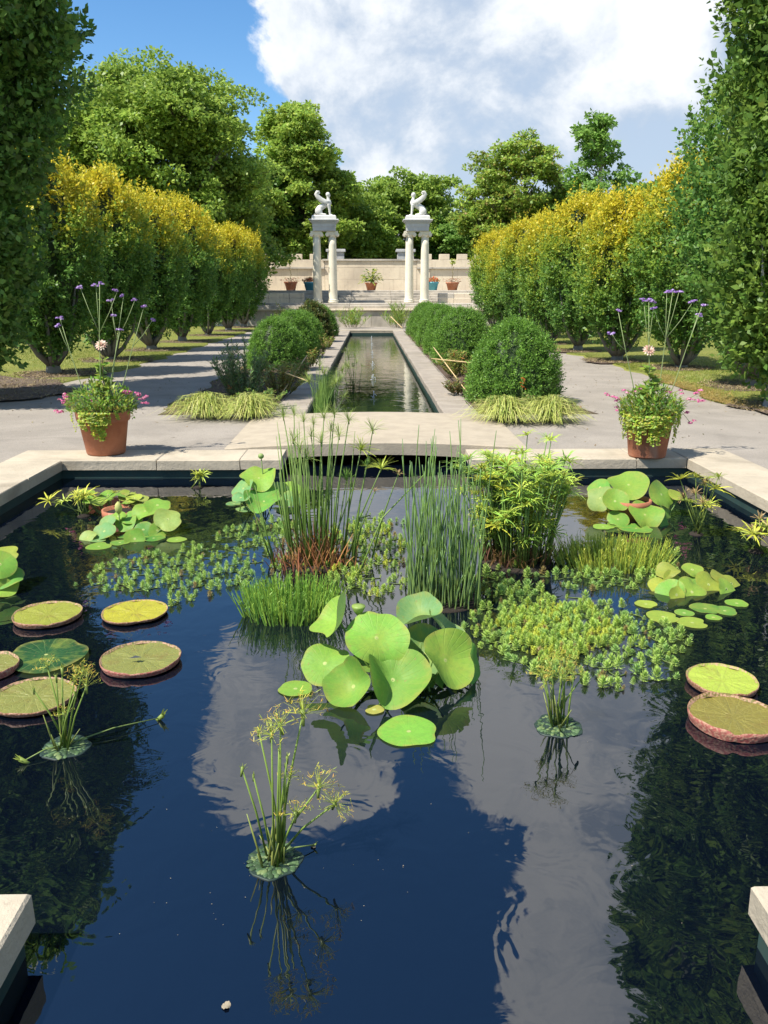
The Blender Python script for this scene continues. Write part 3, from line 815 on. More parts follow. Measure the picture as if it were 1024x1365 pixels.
# the two tall trees that frame the view
TALL = [(0, 0.10), (0.05, 0.42), (0.12, 0.58), (0.3, 0.63), (0.38, 0.86), (0.5, 0.97), (0.68, 1.0), (0.85, 0.78), (0.95, 0.45), (1, 0.12)]
def tall_crown(seed, Rm, H, nt, leaf, cols, shootcol, wide=0.0, prof=TALL):
    z0 = 0.45
    zb = lambda z: np.where(z < 6.5, 1.0, 0.42)
    pts, nor, t, dep = shell_points(prof, Rm, z0, H - z0, nt, seed, 0.16, 1.6, 0.45, zb)
    pts, nor, t = clustered(pts, nor, t, seed + 31, 7, 0.11, 0.11)
    q, idx = twigs(pts, nor, 0.32, 9, leaf, seed + 1, 0.75, 0.6)
    hi = (pts[idx][:, 2] > 6.5)
    ctr = q.mean(1, keepdims=True); q = np.where(hi[:, None, None], ctr + (q - ctr) * 1.6, q)
    r = np.random.default_rng(seed + 4)
    g = palette(len(idx), cols, seed + 3); y = palette(len(idx), shootcol, seed + 6)
    w = np.clip(0.25 * vnoise(pts, 1.6, seed + 8) + 0.10 + 0.15 * r.normal(size=nt), 0, 1)[idx][:, None]
    c = g * (1 - w) + y * w
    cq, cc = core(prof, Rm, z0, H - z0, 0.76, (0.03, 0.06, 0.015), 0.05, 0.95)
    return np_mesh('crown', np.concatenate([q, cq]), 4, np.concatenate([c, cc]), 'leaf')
def tall_tree(x, y, label, mesh, r0, seed, H, tcol):
    o = thing('tall_tree', label, 'tree', (x, y, 0.0))
    mb = MB(); rr = random.Random(seed)
    mb.tube([(0, 0, -0.08), (0, 0, 0.05), (0.01, 0, 0.35), (0.03, 0.0, 0.75), (0, 0.05, 3), (0, 0, H * 0.85)], [r0 * 1.45, r0 * 1.15, r0, r0 * 0.98, r0 * 0.8, r0 * 0.2], 12, tcol)
    for k in range(22):
        a = rr.uniform(0, 6.28); zb = 0.45 + k * 0.16 if k < 12 else rr.uniform(2.5, H * 0.7); L = rr.uniform(0.6, 1.0)
        b0 = Vector((0, 0, zb)); dv = Vector((math.cos(a), math.sin(a), 0))
        mb.tube([b0, b0 + dv * 0.35 * L + Vector((0, 0, 0.15)), b0 + dv * 0.8 * L + Vector((0, 0, 0.55)), b0 + dv * 1.0 * L + Vector((0, 0, 1.2))], [r0 * 0.32, r0 * 0.26, r0 * 0.18, r0 * 0.08], 6, tcol)
    t = bpy.data.objects.new('trunk', mb.mesh('trunk', 'bark')); col.objects.link(t); t.parent = o
    c = bpy.data.objects.new('crown', mesh); col.objects.link(c); c.parent = o
    return o
tall_tree(-6.4, 12.7, 'tall dark green tree standing on mulch at the shaded corner', tall_crown(61, 1.9, 9.3, 12500, 0.10, DARK + [(0.06, 0.11, 0.03)], [(0.26, 0.36, 0.06), (0.18, 0.29, 0.05)]), 0.2, 1, 9.0, (0.2, 0.19, 0.17))
TALLR = [(0, 0.12), (0.05, 0.42), (0.12, 0.60), (0.3, 0.66), (0.42, 0.74), (0.55, 0.95), (0.68, 1.0), (0.85, 0.8), (0.95, 0.45), (1, 0.12)]
tall_tree(5.72, 11.75, 'tall green tree with smooth grey trunk rising from dry clippings', tall_crown(71, 1.22, 12.0, 9500, 0.095, [(0.08, 0.18, 0.03), (0.11, 0.225, 0.035), (0.14, 0.26, 0.04), (0.07, 0.15, 0.025)], [(0.28, 0.40, 0.06), (0.36, 0.44, 0.06)], prof=TALLR), 0.125, 2, 13, (0.27, 0.27, 0.27))

# yew mounds along the canal
DOME = [(0, 0.93), (0.08, 1.0), (0.22, 1.0), (0.38, 0.95), (0.55, 0.85), (0.7, 0.72), (0.82, 0.57), (0.92, 0.38), (1, 0.1)]
YEW = [(0.10, 0.22, 0.036), (0.16, 0.31, 0.045), (0.21, 0.37, 0.052), (0.12, 0.25, 0.04)]
def yew_mesh(seed, Rm, H, nt=9000, cols=YEW, leaf=0.034, bump=0.045):
    pts, nor, t, dep = shell_points(DOME, Rm, 0.03, H, nt, seed, bump, 3.0, 0.6)
    pts, nor, t = clustered(pts, nor, t, seed + 31, 5, 0.024, 0.014)
    q, idx = twigs(pts, nor, 0.085, 6, leaf, seed + 1, 0.25, 0.8, 0.42, 0.5)
    c = palette(len(idx), cols, seed + 3)
    tip = (np.random.default_rng(seed).uniform(size=len(idx)) < 0.18)[:, None]
    c = np.where(tip, c * 1.5 + np.array([0.02, 0.03, 0]), c)
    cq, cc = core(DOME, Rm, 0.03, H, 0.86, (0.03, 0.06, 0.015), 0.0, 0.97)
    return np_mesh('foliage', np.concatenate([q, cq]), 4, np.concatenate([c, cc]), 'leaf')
yews = [yew_mesh(81, 0.71, 1.13), yew_mesh(85, 0.74, 1.22)]
brown_yew = yew_mesh(91, 0.62, 1.2, 3600, [(0.06, 0.11, 0.025), (0.12, 0.14, 0.03), (0.20, 0.14, 0.05), (0.07, 0.12, 0.03)], 0.06, 0.10)
mb = MB()
for k in range(7):
    a = k * 0.9
    mb.tube([(0.05 * math.cos(a), 0.05 * math.sin(a), -0.02), (0.22 * math.cos(a), 0.22 * math.sin(a), 0.25), (0.42 * math.cos(a), 0.42 * math.sin(a), 0.6)], [0.03, 0.022, 0.008], 6, (0.14, 0.10, 0.075))
yew_stem = mb.mesh('stem', 'bark')
def yew(x, y, me, label, s=1.0, sz=1.0):
    o = thing('yew_bush', label, 'bush', (x, y, 0.03), 'clipped yew mounds beside the canal', random.uniform(0, 6.28))
    o.scale = (s, s, s * sz)
    for nm, m_ in (('foliage', me), ('stem', yew_stem)):
        c = bpy.data.objects.new(nm, m_); col.objects.link(c); c.parent = o
yew(2.13, 12.65, yews[0], 'smooth dome-shaped yew right behind the two lime sedge tufts and orange flower', 1.0)
for i, y in enumerate((19.6, 23.0, 26.4, 29.9, 33.4)):
    yew(2.12, y, yews[(i + 1) % 2], 'clipped yew mound on the dome-shaped yew side, %s beyond the dome' % ordn[i], 0.98 + 0.03 * (i % 2))
for i, (x, y, s, sz) in enumerate(((-2.1, 18.2, 0.90, 1.0), (-2.05, 21.8, 0.88, 1.02), (-2.1, 25.6, 0.9, 1.0))):
    yew(x, y, yews[i % 2], 'clipped yew mound on the feathery grey-green shrub side, %s beyond the shrub' % ordn[i], s, sz)
yew(-2.05, 29.3, brown_yew, 'loose brown-flecked bush beyond the yews on the feathery shrub side', 1.05)
yew(-2.0, 33.2, yews[0], 'small yew mound behind the brown-flecked bush', 0.95)

# ------------------------------------------------------------------ broadleaf trees behind the wall
def big_tree(name, label, x, y, blobs, seed, cols, leaf=0.30, per=420, trunk_r=0.45, dead=False, tcol=(0.12, 0.10, 0.08), h0=None):
    """crown built from leaf-covered clumps sitting on real limbs; blobs (dx, dy, z, r)"""
    o = thing(name, label, 'tree', (x, y, 0.0), 'trees behind the garden wall')
    r = np.random.default_rng(seed); Q = []; Cc = []
    mb = MB()
    zs = [b[2] for b in blobs]; top = max(zs)
    h0 = h0 if h0 is not None else min(zs) * 0.55
    lean = r.normal(size=2) * (0.05 if name == 'locust_tree' else 0.3)
    spine = [Vector((0, 0, -0.2)), Vector((lean[0] * .3, lean[1] * .3, h0)), Vector((lean[0], lean[1], (h0 + top) / 2)), Vector((lean[0], lean[1], top))]
    mb.tube(spine, [trunk_r * 1.25, trunk_r, trunk_r * 0.55, trunk_r * 0.12], 9, tcol)
    for (bx, by, bz, br) in blobs:
        b = Vector((bx, by, bz))
        zj = max(h0, bz - 0.55 * math.hypot(bx, by) - br * 0.8); zj = min(zj, top * 0.9)
        j = Vector((lean[0] * zj / top, lean[1] * zj / top, zj))
        mid = (j + b) / 2 + Vector((0, 0, -0.06 * (b - j).length))
        tr = trunk_r * 0.30 * (1 - 0.6 * zj / top)
        mb.tube([j, mid, b], [tr, tr * 0.6, tr * 0.15], 5, tcol)
        # sub clumps
        ns = max(5, int(7 * br))
        for s_ in range(ns):
            dv = r.normal(size=3); dv /= np.linalg.norm(dv); dv[2] = dv[2] * 0.75 + 0.15
            sc = np.array([bx, by, bz]) + dv * br * r.uniform(0.4, 1.15)
            sr = br * r.uniform(0.26, 0.48)
            mb.tube([b, Vector(sc)], [tr * 0.25, tr * 0.06], 4, tcol, cap=False)
            n = int(per * sr * sr * r.uniform(0.8, 1.1)) + 12
            u = nrm(r.normal(size=(n, 3))); u[:, 2] = np.abs(u[:, 2]) * np.where(r.uniform(size=n) < 0.78, 1, -0.7)
            rad = sr * r.uniform(0.45, 1.08, (n, 1)) * np.array([1.12, 1.12, 0.72])
            p = sc + u * rad
            d = nrm(u * np.array([1, 1, 0.3]) + r.normal(size=(n, 3)) * 0.5 + np.array([0, 0, -0.15]))
            nn = nrm(u * 0.7 + np.array([0, 0, 0.6]) + r.normal(size=(n, 3)) * 0.6)
            L = leaf * r.uniform(0.6, 1.3, n)
            Q.append(leaf_quads(p, d, nn, L, L * 0.7))
            tone = r.uniform(0.8, 1.2)
            Cc.append(palette(n, cols, int(r.integers(1e6))) * tone)
    me = np_mesh('crown', np.concatenate(Q), 4, np.concatenate(Cc), 'leaf')
    t = bpy.data.objects.new('trunk', mb.mesh('trunk', 'bark')); col.objects.link(t); t.parent = o
    c = bpy.data.objects.new('crown', me); col.objects.link(c); c.parent = o
    return o
def blobs_in(seed, n, fn, rr):
    """fill an outline: fn(z fraction) -> half width fraction"""
    r = random.Random(seed); out = []
    while len(out) < n:
        t = r.uniform(0, 1); a = r.uniform(0, 6.283); q = math.sqrt(r.uniform(0.12, 1.0))
        w = fn(t) * q
        out.append((math.cos(a) * w, math.sin(a) * w * 0.8, t, r.uniform(*rr)))
    return out
def scaled(bl, Rm, z0, z1):
    return [(a * Rm, b * Rm, z0 + c * (z1 - z0), r) for (a, b, c, r) in bl]
TG = [(0.24, 0.36, 0.055), (0.31, 0.44, 0.065), (0.39, 0.50, 0.075), (0.18, 0.30, 0.05)]
TY = [(0.29, 0.43, 0.065), (0.36, 0.49, 0.075), (0.23, 0.37, 0.06), (0.42, 0.49, 0.075)]
TD = [(0.15, 0.30, 0.06), (0.20, 0.36, 0.07), (0.25, 0.41, 0.08)]
def zat(py, Y): return V(494, py, Y).z
def xat(px, Y): return V(px, 400, Y).x
round_f = lambda t: math.sin(math.pi * (0.12 + 0.80 * t)) ** 0.55
full_f = lambda t: 0.75 + 0.25 * math.sin(math.pi * t) if t < 0.7 else 1.0 * math.sqrt(max(0.03, 1 - ((t - 0.6) / 0.41) ** 2))
maple_f = lambda t: 1.0 if t < 0.5 else math.sqrt(max(0.03, 1 - ((t - 0.5) / 0.53) ** 2))
cone_f = lambda t: 0.25 + 0.75 * (1 - t) ** 0.8
# the broad maple over the shaded row
Yt = 46.0
big_tree('maple_tree', 'broad round-crowned green maple towering over the shaded row of clipped trees', xat(222, Yt), Yt,
         scaled(blobs_in(1, 150, maple_f, (1.2, 1.8)), 5.15, 2.6, zat(100, Yt) - 0.8), 101, TG, 0.21, 340, 0.42)
Yt = 62.0
big_tree('oak_tree', 'yellow-green loose tree behind the wall beside the broad maple', xat(400, Yt), Yt,
         scaled(blobs_in(2, 80, lambda t: 1.0 if t < 0.45 else max(0.2, 1.0 - (t - 0.45) * 1.4), (1.1, 1.7)), 3.7, 3.6, zat(150, Yt) - 0.5), 102, TY, 0.25, 400, 0.4)
big_tree('shade_tree', 'dark dense tree filling the gap below the yellow-green tree', xat(330, 62), 62,
         scaled(blobs_in(3, 50, round_f, (1.1, 1.6)), 3.4, 4.0, 9.2), 103, TD, 0.25, 360, 0.35)
Yt = 70.0
big_tree('linden_tree', 'round green tree behind the wall between the two statues', xat(543, Yt), Yt,
         scaled(blobs_in(4, 70, round_f, (1.0, 1.6)), 3.9, 4.2, zat(240, Yt) - 0.6), 104, TG, 0.25, 330, 0.3)
big_tree('low_tree', 'low bright green tree behind the wall below the linden crown', xat(482, 66), 66,
         scaled(blobs_in(5, 50, round_f, (1.0, 1.5)), 3.0, 3.4, zat(270, 66) - 0.5), 105, TG, 0.25, 330, 0.3)
big_tree('small_tree', 'small dark tree behind the merlons near the blue pot', xat(605, 68), 68,
         scaled(blobs_in(6, 36, round_f, (0.9, 1.3)), 2.4, 3.2, zat(300, 68)), 106, TD, 0.25, 300, 0.25)
Yt = 62.0
big_tree('copper_tree', 'olive and rust tinged tree behind the sunny row', xat(690, Yt), Yt,
         scaled(blobs_in(7, 80, full_f, (0.9, 1.5)), 3.6, 3.6, zat(195, Yt) - 0.5), 107, TG + TY + [(0.30, 0.20, 0.05)], 0.23, 380, 0.35)
Yt = 56.0
big_tree('locust_tree', 'tall thin open tree with bare grey trunk rising above the sunny row', xat(787, Yt), Yt,
         scaled(blobs_in(8, 46, lambda t: 1.0 if t < .3 else max(.10, 1.0 - (t - .3) * 1.25), (0.6, 1.05)) + [(0, 0, 1.0, .5), (.05, 0, .93, .6), (-.05, 0, .86, .75), (.2, 0, .78, .8), (-.2, 0, .72, .8)], 3.3, 3.2, zat(150, Yt) - 0.4), 108, TD + [(0.20, 0.34, 0.06)], 0.24, 420, 0.28, tcol=(0.30, 0.27, 0.24), h0=3.0)
for i, (px, Yt, rt, py, cc) in enumerate(((120, 58, 4.2, 225, TD), (20, 52, 4.4, 150, TG), (880, 66, 4.0, 250, TD), (960, 60, 4.6, 215, TG), (-80, 64, 5, 150, TD), (1110, 64, 5, 170, TD), (300, 74, 4.2, 230, TD), (740, 74, 3.6, 280, TD), (650, 78, 3.4, 300, TD), (440, 80, 4.2, 280, TD))):
    big_tree('woodland_tree', ['dark tree seen through the gaps under the broad maple', 'green tree half hidden behind the tall dark tree on mulch', 'dark tree behind the row beside the tall thin tree', 'green tree behind the grey-trunked tall tree',
             'far tree beyond the tall dark tree', 'far tree beyond the grey-trunked tree', 'dark far tree behind the broad maple and yellow-green tree', 'dark far tree between the rust tinged tree and the tall thin tree', 'dark far tree behind the small dark tree by the merlons',
             'dark far tree behind the yellow-green tree and the statue'][i], xat(px, Yt), Yt,
             scaled(blobs_in(30 + i, 44, round_f, (1.2, 1.9)), rt, 2.5, zat(py, Yt)), 130 + i, cc, 0.45, 95, 0.35)

# ================================================================== POND PLANTS
def W2(px, py): return G(px, py, WZ)
GREEN1, GREEN2 = (0.17, 0.32, 0.045), (0.10, 0.24, 0.045)
def leaf_disc(rad, seed, cup=0.0, fold=0.0, wave=0.06, notch=False, col1=GREEN1, col2=None, ruffle=0.0, droop=0.0, rim=(0.40, 0.33, 0.08)):
    """lotus or lily leaf in its own space: normal +z, centre at the origin"""
    r = random.Random(seed); nr, ns = 6, 44; mb = MB(); wave *= 1.5 if wave > .03 else 1
    p1, p2, p3 = r.uniform(0, 6.28), r.uniform(0, 6.28), r.uniform(0, 6.28)
    vs = [(0, 0, 0)]; cs = [tuple(col1)]
    f_ = r.uniform(.82, 1.15); g_ = r.uniform(.85, 1.2); col1 = (min(1, col1[0] * f_ * g_), col1[1] * f_, col1[2] * f_)
    col2 = col2 or tuple(c * 0.92 for c in col1)
    a0 = 0.09 if notch else 0.0
    dips = [] if notch else [(r.uniform(0, 6.28), r.uniform(.06, .2), r.uniform(.2, .4)) for _ in range(2)]
    ang = lambda x, y: ((x - y + math.pi) % (2 * math.pi)) - math.pi
    for i in range(1, nr + 1):
        t = i / nr
        for k in range(ns + (1 if notch else 0)):
            an = (a0 + (2 * math.pi - 2 * a0) * k / ns) if notch else 2 * math.pi * k / ns
            rr = rad * t * (1 + 0.035 * math.sin(3 * an + p1) * t + 0.02 * math.sin(5 * an + p2) * t)
            for (da, dd, dw) in dips: rr *= 1 - dd * t * t * math.exp(-(ang(an, da) / dw) ** 2)
            x, y = rr * math.cos(an), rr * math.sin(an)
            z = -sum(rad * 0.9 * dd * t ** 3 * math.exp(-(ang(an, da) / (dw * 1.6)) ** 2) for (da, dd, dw) in dips) * (8 * wave if wave < .12 else 1) + cup * rad * t * t + fold * abs(x) * t + rad * wave * t ** 2 * (math.sin(2 * an + p2) + 0.7 * math.sin(3 * an + p3)) + ruffle * rad * t ** 4 * math.sin(9 * an + p1) - droop * rad * t ** 3 * max(0, math.sin(an + p3))
            z -= 0.05 * rad * (1 - t) ** 3
            vs.append((x, y, z))
            base = tuple(col1[j] * (1 - t) + col2[j] * t for j in range(3))
            if t == 1: w_ = max(0.0, min(0.85, 0.25 + 0.5 * math.sin(3 * an + p1) * math.sin(7 * an + p3) + r.uniform(-.2, .25))); base = tuple(base[j] * (1 - w_) + rim[j] * w_ for j in range(3))
            cs.append(base)
    n = ns + (1 if notch else 0); fs = []
    for k in range(ns):
        k2 = k + 1 if notch else (k + 1) % ns
        fs.append((0, 1 + k, 1 + k2))
        for i in range(nr - 1):
            a = 1 + i * n + k; b = 1 + i * n + k2
            fs.append((a, a + n, b + n, b))
    return mb.add(vs, fs, cs)
def orient(nrmv, spin=0.0):
    q = Vector(nrmv).normalized().to_track_quat('Z', 'Y')
    return (q.to_matrix() @ Matrix.Rotation(spin, 3, 'Z')).to_euler()
def lotus_leaf(parent, c, rad, n, seed, base=None, mat='lotus', **kw):
    me = leaf_disc(rad, seed, **kw).mesh('leaf', mat)
    o = inst(me, 'leaf', parent, c, orient(n, random.Random(seed).uniform(0, 6.28)))
    if base is not None and (Vector(c) - Vector(base)).length > 0.05:
        b = Vector(base); cc = Vector(c); mid = b.lerp(cc, 0.55) + Vector((random.uniform(-.02, .02), random.uniform(-.02, .02), 0.0))
        mid.x = b.x * 0.35 + cc.x * 0.65; mid.y = b.y * 0.35 + cc.y * 0.65
        s = MB().tube([b, mid, cc - Vector(n).normalized() * 0.002], [0.0055, 0.005, 0.0045], 6, (0.15, 0.26, 0.06))
        s.build('stalk', 'pond_leaf', parent)
    return o
def clump(label, leaves, Yb, seed, name='lotus_plant', cat='lotus', basepx=None, spread=0.12):
    """leaves: (px, py, width px, dY, normal, kwargs); a leaf with dY None floats"""
    rr = random.Random(seed)
    bx = sum(l[0] for l in leaves) / len(leaves) if basepx is None else basepx
    b0 = V(bx, 700, Yb); b0.z = WZ
    o = thing(name, label, cat, b0)
    for i, (px, py, w, dY, n, kw) in enumerate(leaves):
        if dY is None:
            c = W2(px, py); c.z = WZ + 0.006
            lotus_leaf(o, c, 0.5 * w / ppm(c.y, WZ), n or (0, 0, 1), seed * 50 + i, None, **{**dict(wave=0.012), **kw})
        else:
            c = V(px, py, Yb + dY)
            c.z = max(c.z, WZ + 0.02)
            rad = 0.47 * w / ppm(Yb + dY, c.z)
            b = Vector((b0.x + (c.x - b0.x) * 0.45 + rr.uniform(-spread, spread), Yb + dY * 0.5 + rr.uniform(-spread, spread), WZ - 0.03))
            lotus_leaf(o, c, rad, n, seed * 50 + i, b, **kw)
    return o
L1, L2, L3, LB = (0.235, 0.45, 0.06), (0.165, 0.38, 0.06), (0.12, 0.30, 0.05), (0.17, 0.36, 0.13)
LY = (0.34, 0.44, 0.06)
# the central lotus
lot = clump('large lotus clump with broad folded leaves standing over open water', [
    (433, 884, 70, 0.05, (-0.12, -0.55, 0.85), dict(col1=L1, wave=0.07)),
    (502, 850, 92, 0.02, (0.10, -0.62, 0.80), dict(col1=L1, wave=0.10, cup=0.12, fold=-.12)),
    (594, 880, 88, 0.0, (0.50, -0.60, 0.62), dict(col1=L1, wave=0.08, cup=0.16, fold=.25)),
    (471, 915, 72, -0.08, (-0.45, -0.62, 0.62), dict(col1=L2, cup=0.35, fold=0.45, wave=0.12)),
    (524, 906, 92, -0.10, (0.22, -0.60, 0.75), dict(col1=L2, cup=0.30, fold=0.40, wave=0.14)),
    (453, 828, 74, 0.14, (-0.70, -0.10, 0.60), dict(col1=L1, cup=0.35, fold=.3, wave=0.12)),
    (560, 822, 66, 0.22, (-0.2, -0.25, 0.9), dict(col1=LB, cup=0.3, fold=.35, wave=0.12)),
    (590, 836, 62, 0.20, (0.65, -0.1, 0.7), dict(col1=LB, cup=0.25, wave=0.12, rim=(0.5, 0.45, 0.15))),
    (628, 886, 62, 0.12, (0.75, -0.45, 0.45), dict(col1=L2, wave=0.08)),
    (566, 872, 78, 0.12, (-0.35, -0.65, 0.6), dict(col1=LB, cup=0.35, wave=0.08)),
    (548, 905, 66, 0.06, (0.2, -0.5, 0.7), dict(col1=L3, cup=0.35)),
    (590, 905, 60, 0.10, (0.5, -0.4, 0.6), dict(col1=L3, cup=0.35)),
    (500, 880, 60, 0.14, (-0.1, -0.3, 0.9), dict(col1=L3, cup=0.3)),
    (600, 858, 46, 0.24, (0.2, -0.3, 0.9), dict(col1=L3, cup=0.3)),
    (545, 976, 82, None, None, dict(col1=L1)), (394, 919, 46, None, None, dict(col1=L1)), (499, 947, 26, None, None, dict(col1=(0.5, 0.45, 0.10))),
], 3.52, 1)
pod = MB(); c = V(478, 812, 3.66)
pod.lathe([(0.008, -0.03), (0.022, -0.012), (0.033, 0.012), (0.032, 0.018), (0.006, 0.020)], c, 14, (0.30, 0.42, 0.10))
pod.build('seed_pod', 'pond_leaf', lot)
MB().tube([W2(488, 905) + Vector((0, 0, -.03)), V(472, 868, 3.6), c + Vector((0, 0, -0.02))], [0.008, 0.007, 0.006], 7, (0.36, 0.46, 0.14)).build('stalk', 'pond_leaf', lot)

lot = clump('lotus plant by the coping with one large raised leaf and a round bud', [
    (345, 637, 52, 0.0, (0.0, -0.45, 0.9), dict(col1=L1, cup=0.15, wave=0.14)), (324, 651, 36, -0.1, (-0.5, -0.6, 0.7), dict(col1=LB, wave=0.1)),
    (381, 650, 46, 0.05, (0.2, -0.3, 0.95), dict(col1=L1, wave=0.1)), (352, 668, 58, -0.2, (0.1, -0.4, 0.9), dict(col1=L2, cup=0.3, wave=0.14)),
    (383, 666, 42, -0.15, (0.1, -0.3, 0.95), dict(col1=LB, wave=0.12)), (321, 663, 26, -0.25, (0, -0.3, 0.95), dict(col1=LB)),
    (330, 679, 32, None, None, dict(col1=LB)), (384, 681, 34, None, None, dict(col1=L1)), (312, 672, 22, None, None, dict(col1=LB)),
], 6.95, 2)
c = V(348, 608, 7.0)
MB().ell(c, (0.026, 0.026, 0.024), (0, 0, 0), 12, 8, (0.30, 0.40, 0.13)).build('bud', 'pond_leaf', lot)
MB().tube([(c.x, c.y, WZ - .03), (c.x + 0.01, c.y, WZ + .3), (c.x, c.y, c.z)], 0.005, 6, (0.2, 0.3, 0.1)).build('stalk', 'pond_leaf', lot)

lot = clump('spreading lotus clump with a pale yellow bud beside the sunken clay pot', [
    (210, 673, 38, 0.15, (0.1, -0.4, 0.9), dict(col1=L1, wave=0.08)), (193, 681, 36, 0.1, (-0.1, -0.4, 0.9), dict(col1=L1, wave=0.1)), (224, 692, 40, 0.0, (0.2, -0.6, 0.8), dict(col1=(0.28, 0.42, 0.11), wave=0.08)),
    (142, 697, 30, 0.0, (-0.3, -0.6, 0.8), dict(col1=LB, wave=0.1)), (139, 708, 34, -0.1, (-0.2, -0.55, 0.8), dict(col1=LB, wave=0.08)), (117, 716, 26, -0.15, (-0.2, -0.5, 0.85), dict(col1=(0.28, 0.42, 0.13))),
    (180, 722, 30, -0.2, (0.2, -0.75, 0.6), dict(col1=L1, cup=0.2)), (191, 706, 28, -0.05, (0.1, -0.6, 0.7), dict(col1=L3)), (210, 707, 26, -0.05, (0.4, -0.7, 0.6), dict(col1=L1)),
    (176, 690, 32, 0.1, (0.0, -0.4, 0.9), dict(col1=L2)), (168, 697, 32, 0.05, (-0.2, -0.5, 0.85), dict(col1=L2, wave=0.1)), (158, 688, 22, 0.1, (0, -0.4, 0.9), dict(col1=L1)),
    (132, 729, 34, None, None, dict(col1=L1)), (236, 720, 26, None, None, dict(col1=L1)), (131, 721, 20, None, None, dict(col1=LB)), (170, 716, 24, None, None, dict(col1=L3)), (205, 718, 30, None, None, dict(col1=L3)),
    (186, 714, 34, None, None, dict(col1=L2)), (160, 724, 26, None, None, dict(col1=L2)),
], 6.15, 3)
c = V(158, 677, 6.2)
MB().lathe([(0.005, -0.05), (0.024, -0.03), (0.03, 0.0), (0.022, 0.03), (0.004, 0.05)], c, 10, (0.62, 0.62, 0.22)).build('bud', 'petal', lot)
MB().tube([(c.x, c.y, WZ - .03), c], 0.005, 6, (0.2, 0.3, 0.1)).build('stalk', 'pond_leaf', lot)

clump('tall lotus plant rising from the sunken clay pot below the vine-covered pot', [
    (838, 646, 58, 0.1, (-0.1, -0.5, 0.85), dict(col1=L1, wave=0.08, cup=0.08)), (800, 664, 42, 0.0, (-0.5, -0.6, 0.6), dict(col1=(0.27, 0.42, 0.12), wave=0.1)), (820, 668, 38, -0.1, (0.0, -0.7, 0.65), dict(col1=L1, cup=0.2)),
    (882, 659, 46, 0.05, (0.45, -0.6, 0.6), dict(col1=L1, wave=0.06)), (860, 686, 50, -0.2, (0.1, -0.6, 0.75), dict(col1=L1, wave=0.12, cup=0.1)), (824, 692, 32, -0.2, (0, -0.5, 0.8), dict(col1=L2)),
    (886, 678, 34, 0.0, (0.6, -0.4, 0.4), dict(col1=L2)), (880, 693, 28, -0.2, (0.3, -0.5, 0.7), dict(col1=L2)), (800, 649, 36, 0.2, (-0.4, -0.3, 0.8), dict(col1=L2)), (905, 661, 34, 0.1, (0.3, -0.2, 0.9), dict(col1=LY)),
    (848, 705, 46, None, None, dict(col1=L2)), (804, 703, 28, None, None, dict(col1=L1)), (828, 700, 36, None, None, dict(col1=L1)),
], 6.55, 4, basepx=843)
clump('yellow-green lotus clump spreading beside the two red-rimmed giant pads', [
    (923, 759, 30, 0.25, (0, -0.35, 0.95), dict(col1=LY, wave=0.06)), (890, 761, 34, 0.2, (-0.2, -0.3, 0.95), dict(col1=(0.32, 0.34, 0.06), wave=0.1)), (896, 773, 30, 0.15, (0.3, -0.75, 0.6), dict(col1=LY)),
    (880, 780, 34, 0.1, (-0.2, -0.3, 0.9), dict(col1=LY, wave=0.08)), (945, 779, 42, 0.1, (0.2, -0.65, 0.7), dict(col1=LY, wave=0.08)), (963, 772, 40, 0.2, (0.35, -0.3, 0.85), dict(col1=LY)), (975, 783, 34, 0.15, (0.4, -0.4, 0.8), dict(col1=LY)),
    (922, 795, 48, 0.0, (0.15, -0.7, 0.7), dict(col1=LY, wave=0.1)), (894, 793, 42, 0.0, (-0.25, -0.6, 0.75), dict(col1=L1, wave=0.1)), (901, 806, 26, -0.05, (0.3, -0.85, 0.4), dict(col1=LY)), (968, 793, 34, 0.05, (0.4, -0.6, 0.65), dict(col1=L1)),
    (930, 780, 34, 0.15, (0, -0.4, 0.9), dict(col1=L2)), (982, 805, 30, None, None, dict(col1=L1)), (861, 806, 30, None, None, dict(col1=LY)), (884, 823, 44, None, None, dict(col1=LY)), (923, 831, 40, None, None, dict(col1=LY)),
    (951, 824, 22, None, None, dict(col1=L1)), (940, 812, 40, None, None, dict(col1=L3)), (966, 815, 34, None, None, dict(col1=L3)), (912, 818, 26, None, None, dict(col1=L2)),
], 4.75, 5, basepx=925, spread=0.08)
clump('lotus leaves drooping by the shaded coping next to the dark pool wall', [
    (8, 738, 36, 0.1, (0.1, -0.4, 0.9), dict(col1=LY)), (0, 752, 46, 0.0, (0.4, -0.6, 0.7), dict(col1=L1)), (8, 769, 50, 0.0, (0.1, -0.35, 0.93), dict(col1=L2)), (2, 781, 48, -0.05, (0.1, -0.4, 0.9), dict(col1=L1)),
    (0, 797, 44, -0.1, (0.5, -0.75, 0.4), dict(col1=LY)), (-25, 775, 50, 0.1, (0, -0.4, 0.9), dict(col1=L2)), (-30, 750, 50, 0.2, (0, -0.4, 0.9), dict(col1=L1)),
], 4.9, 6, basepx=-15)

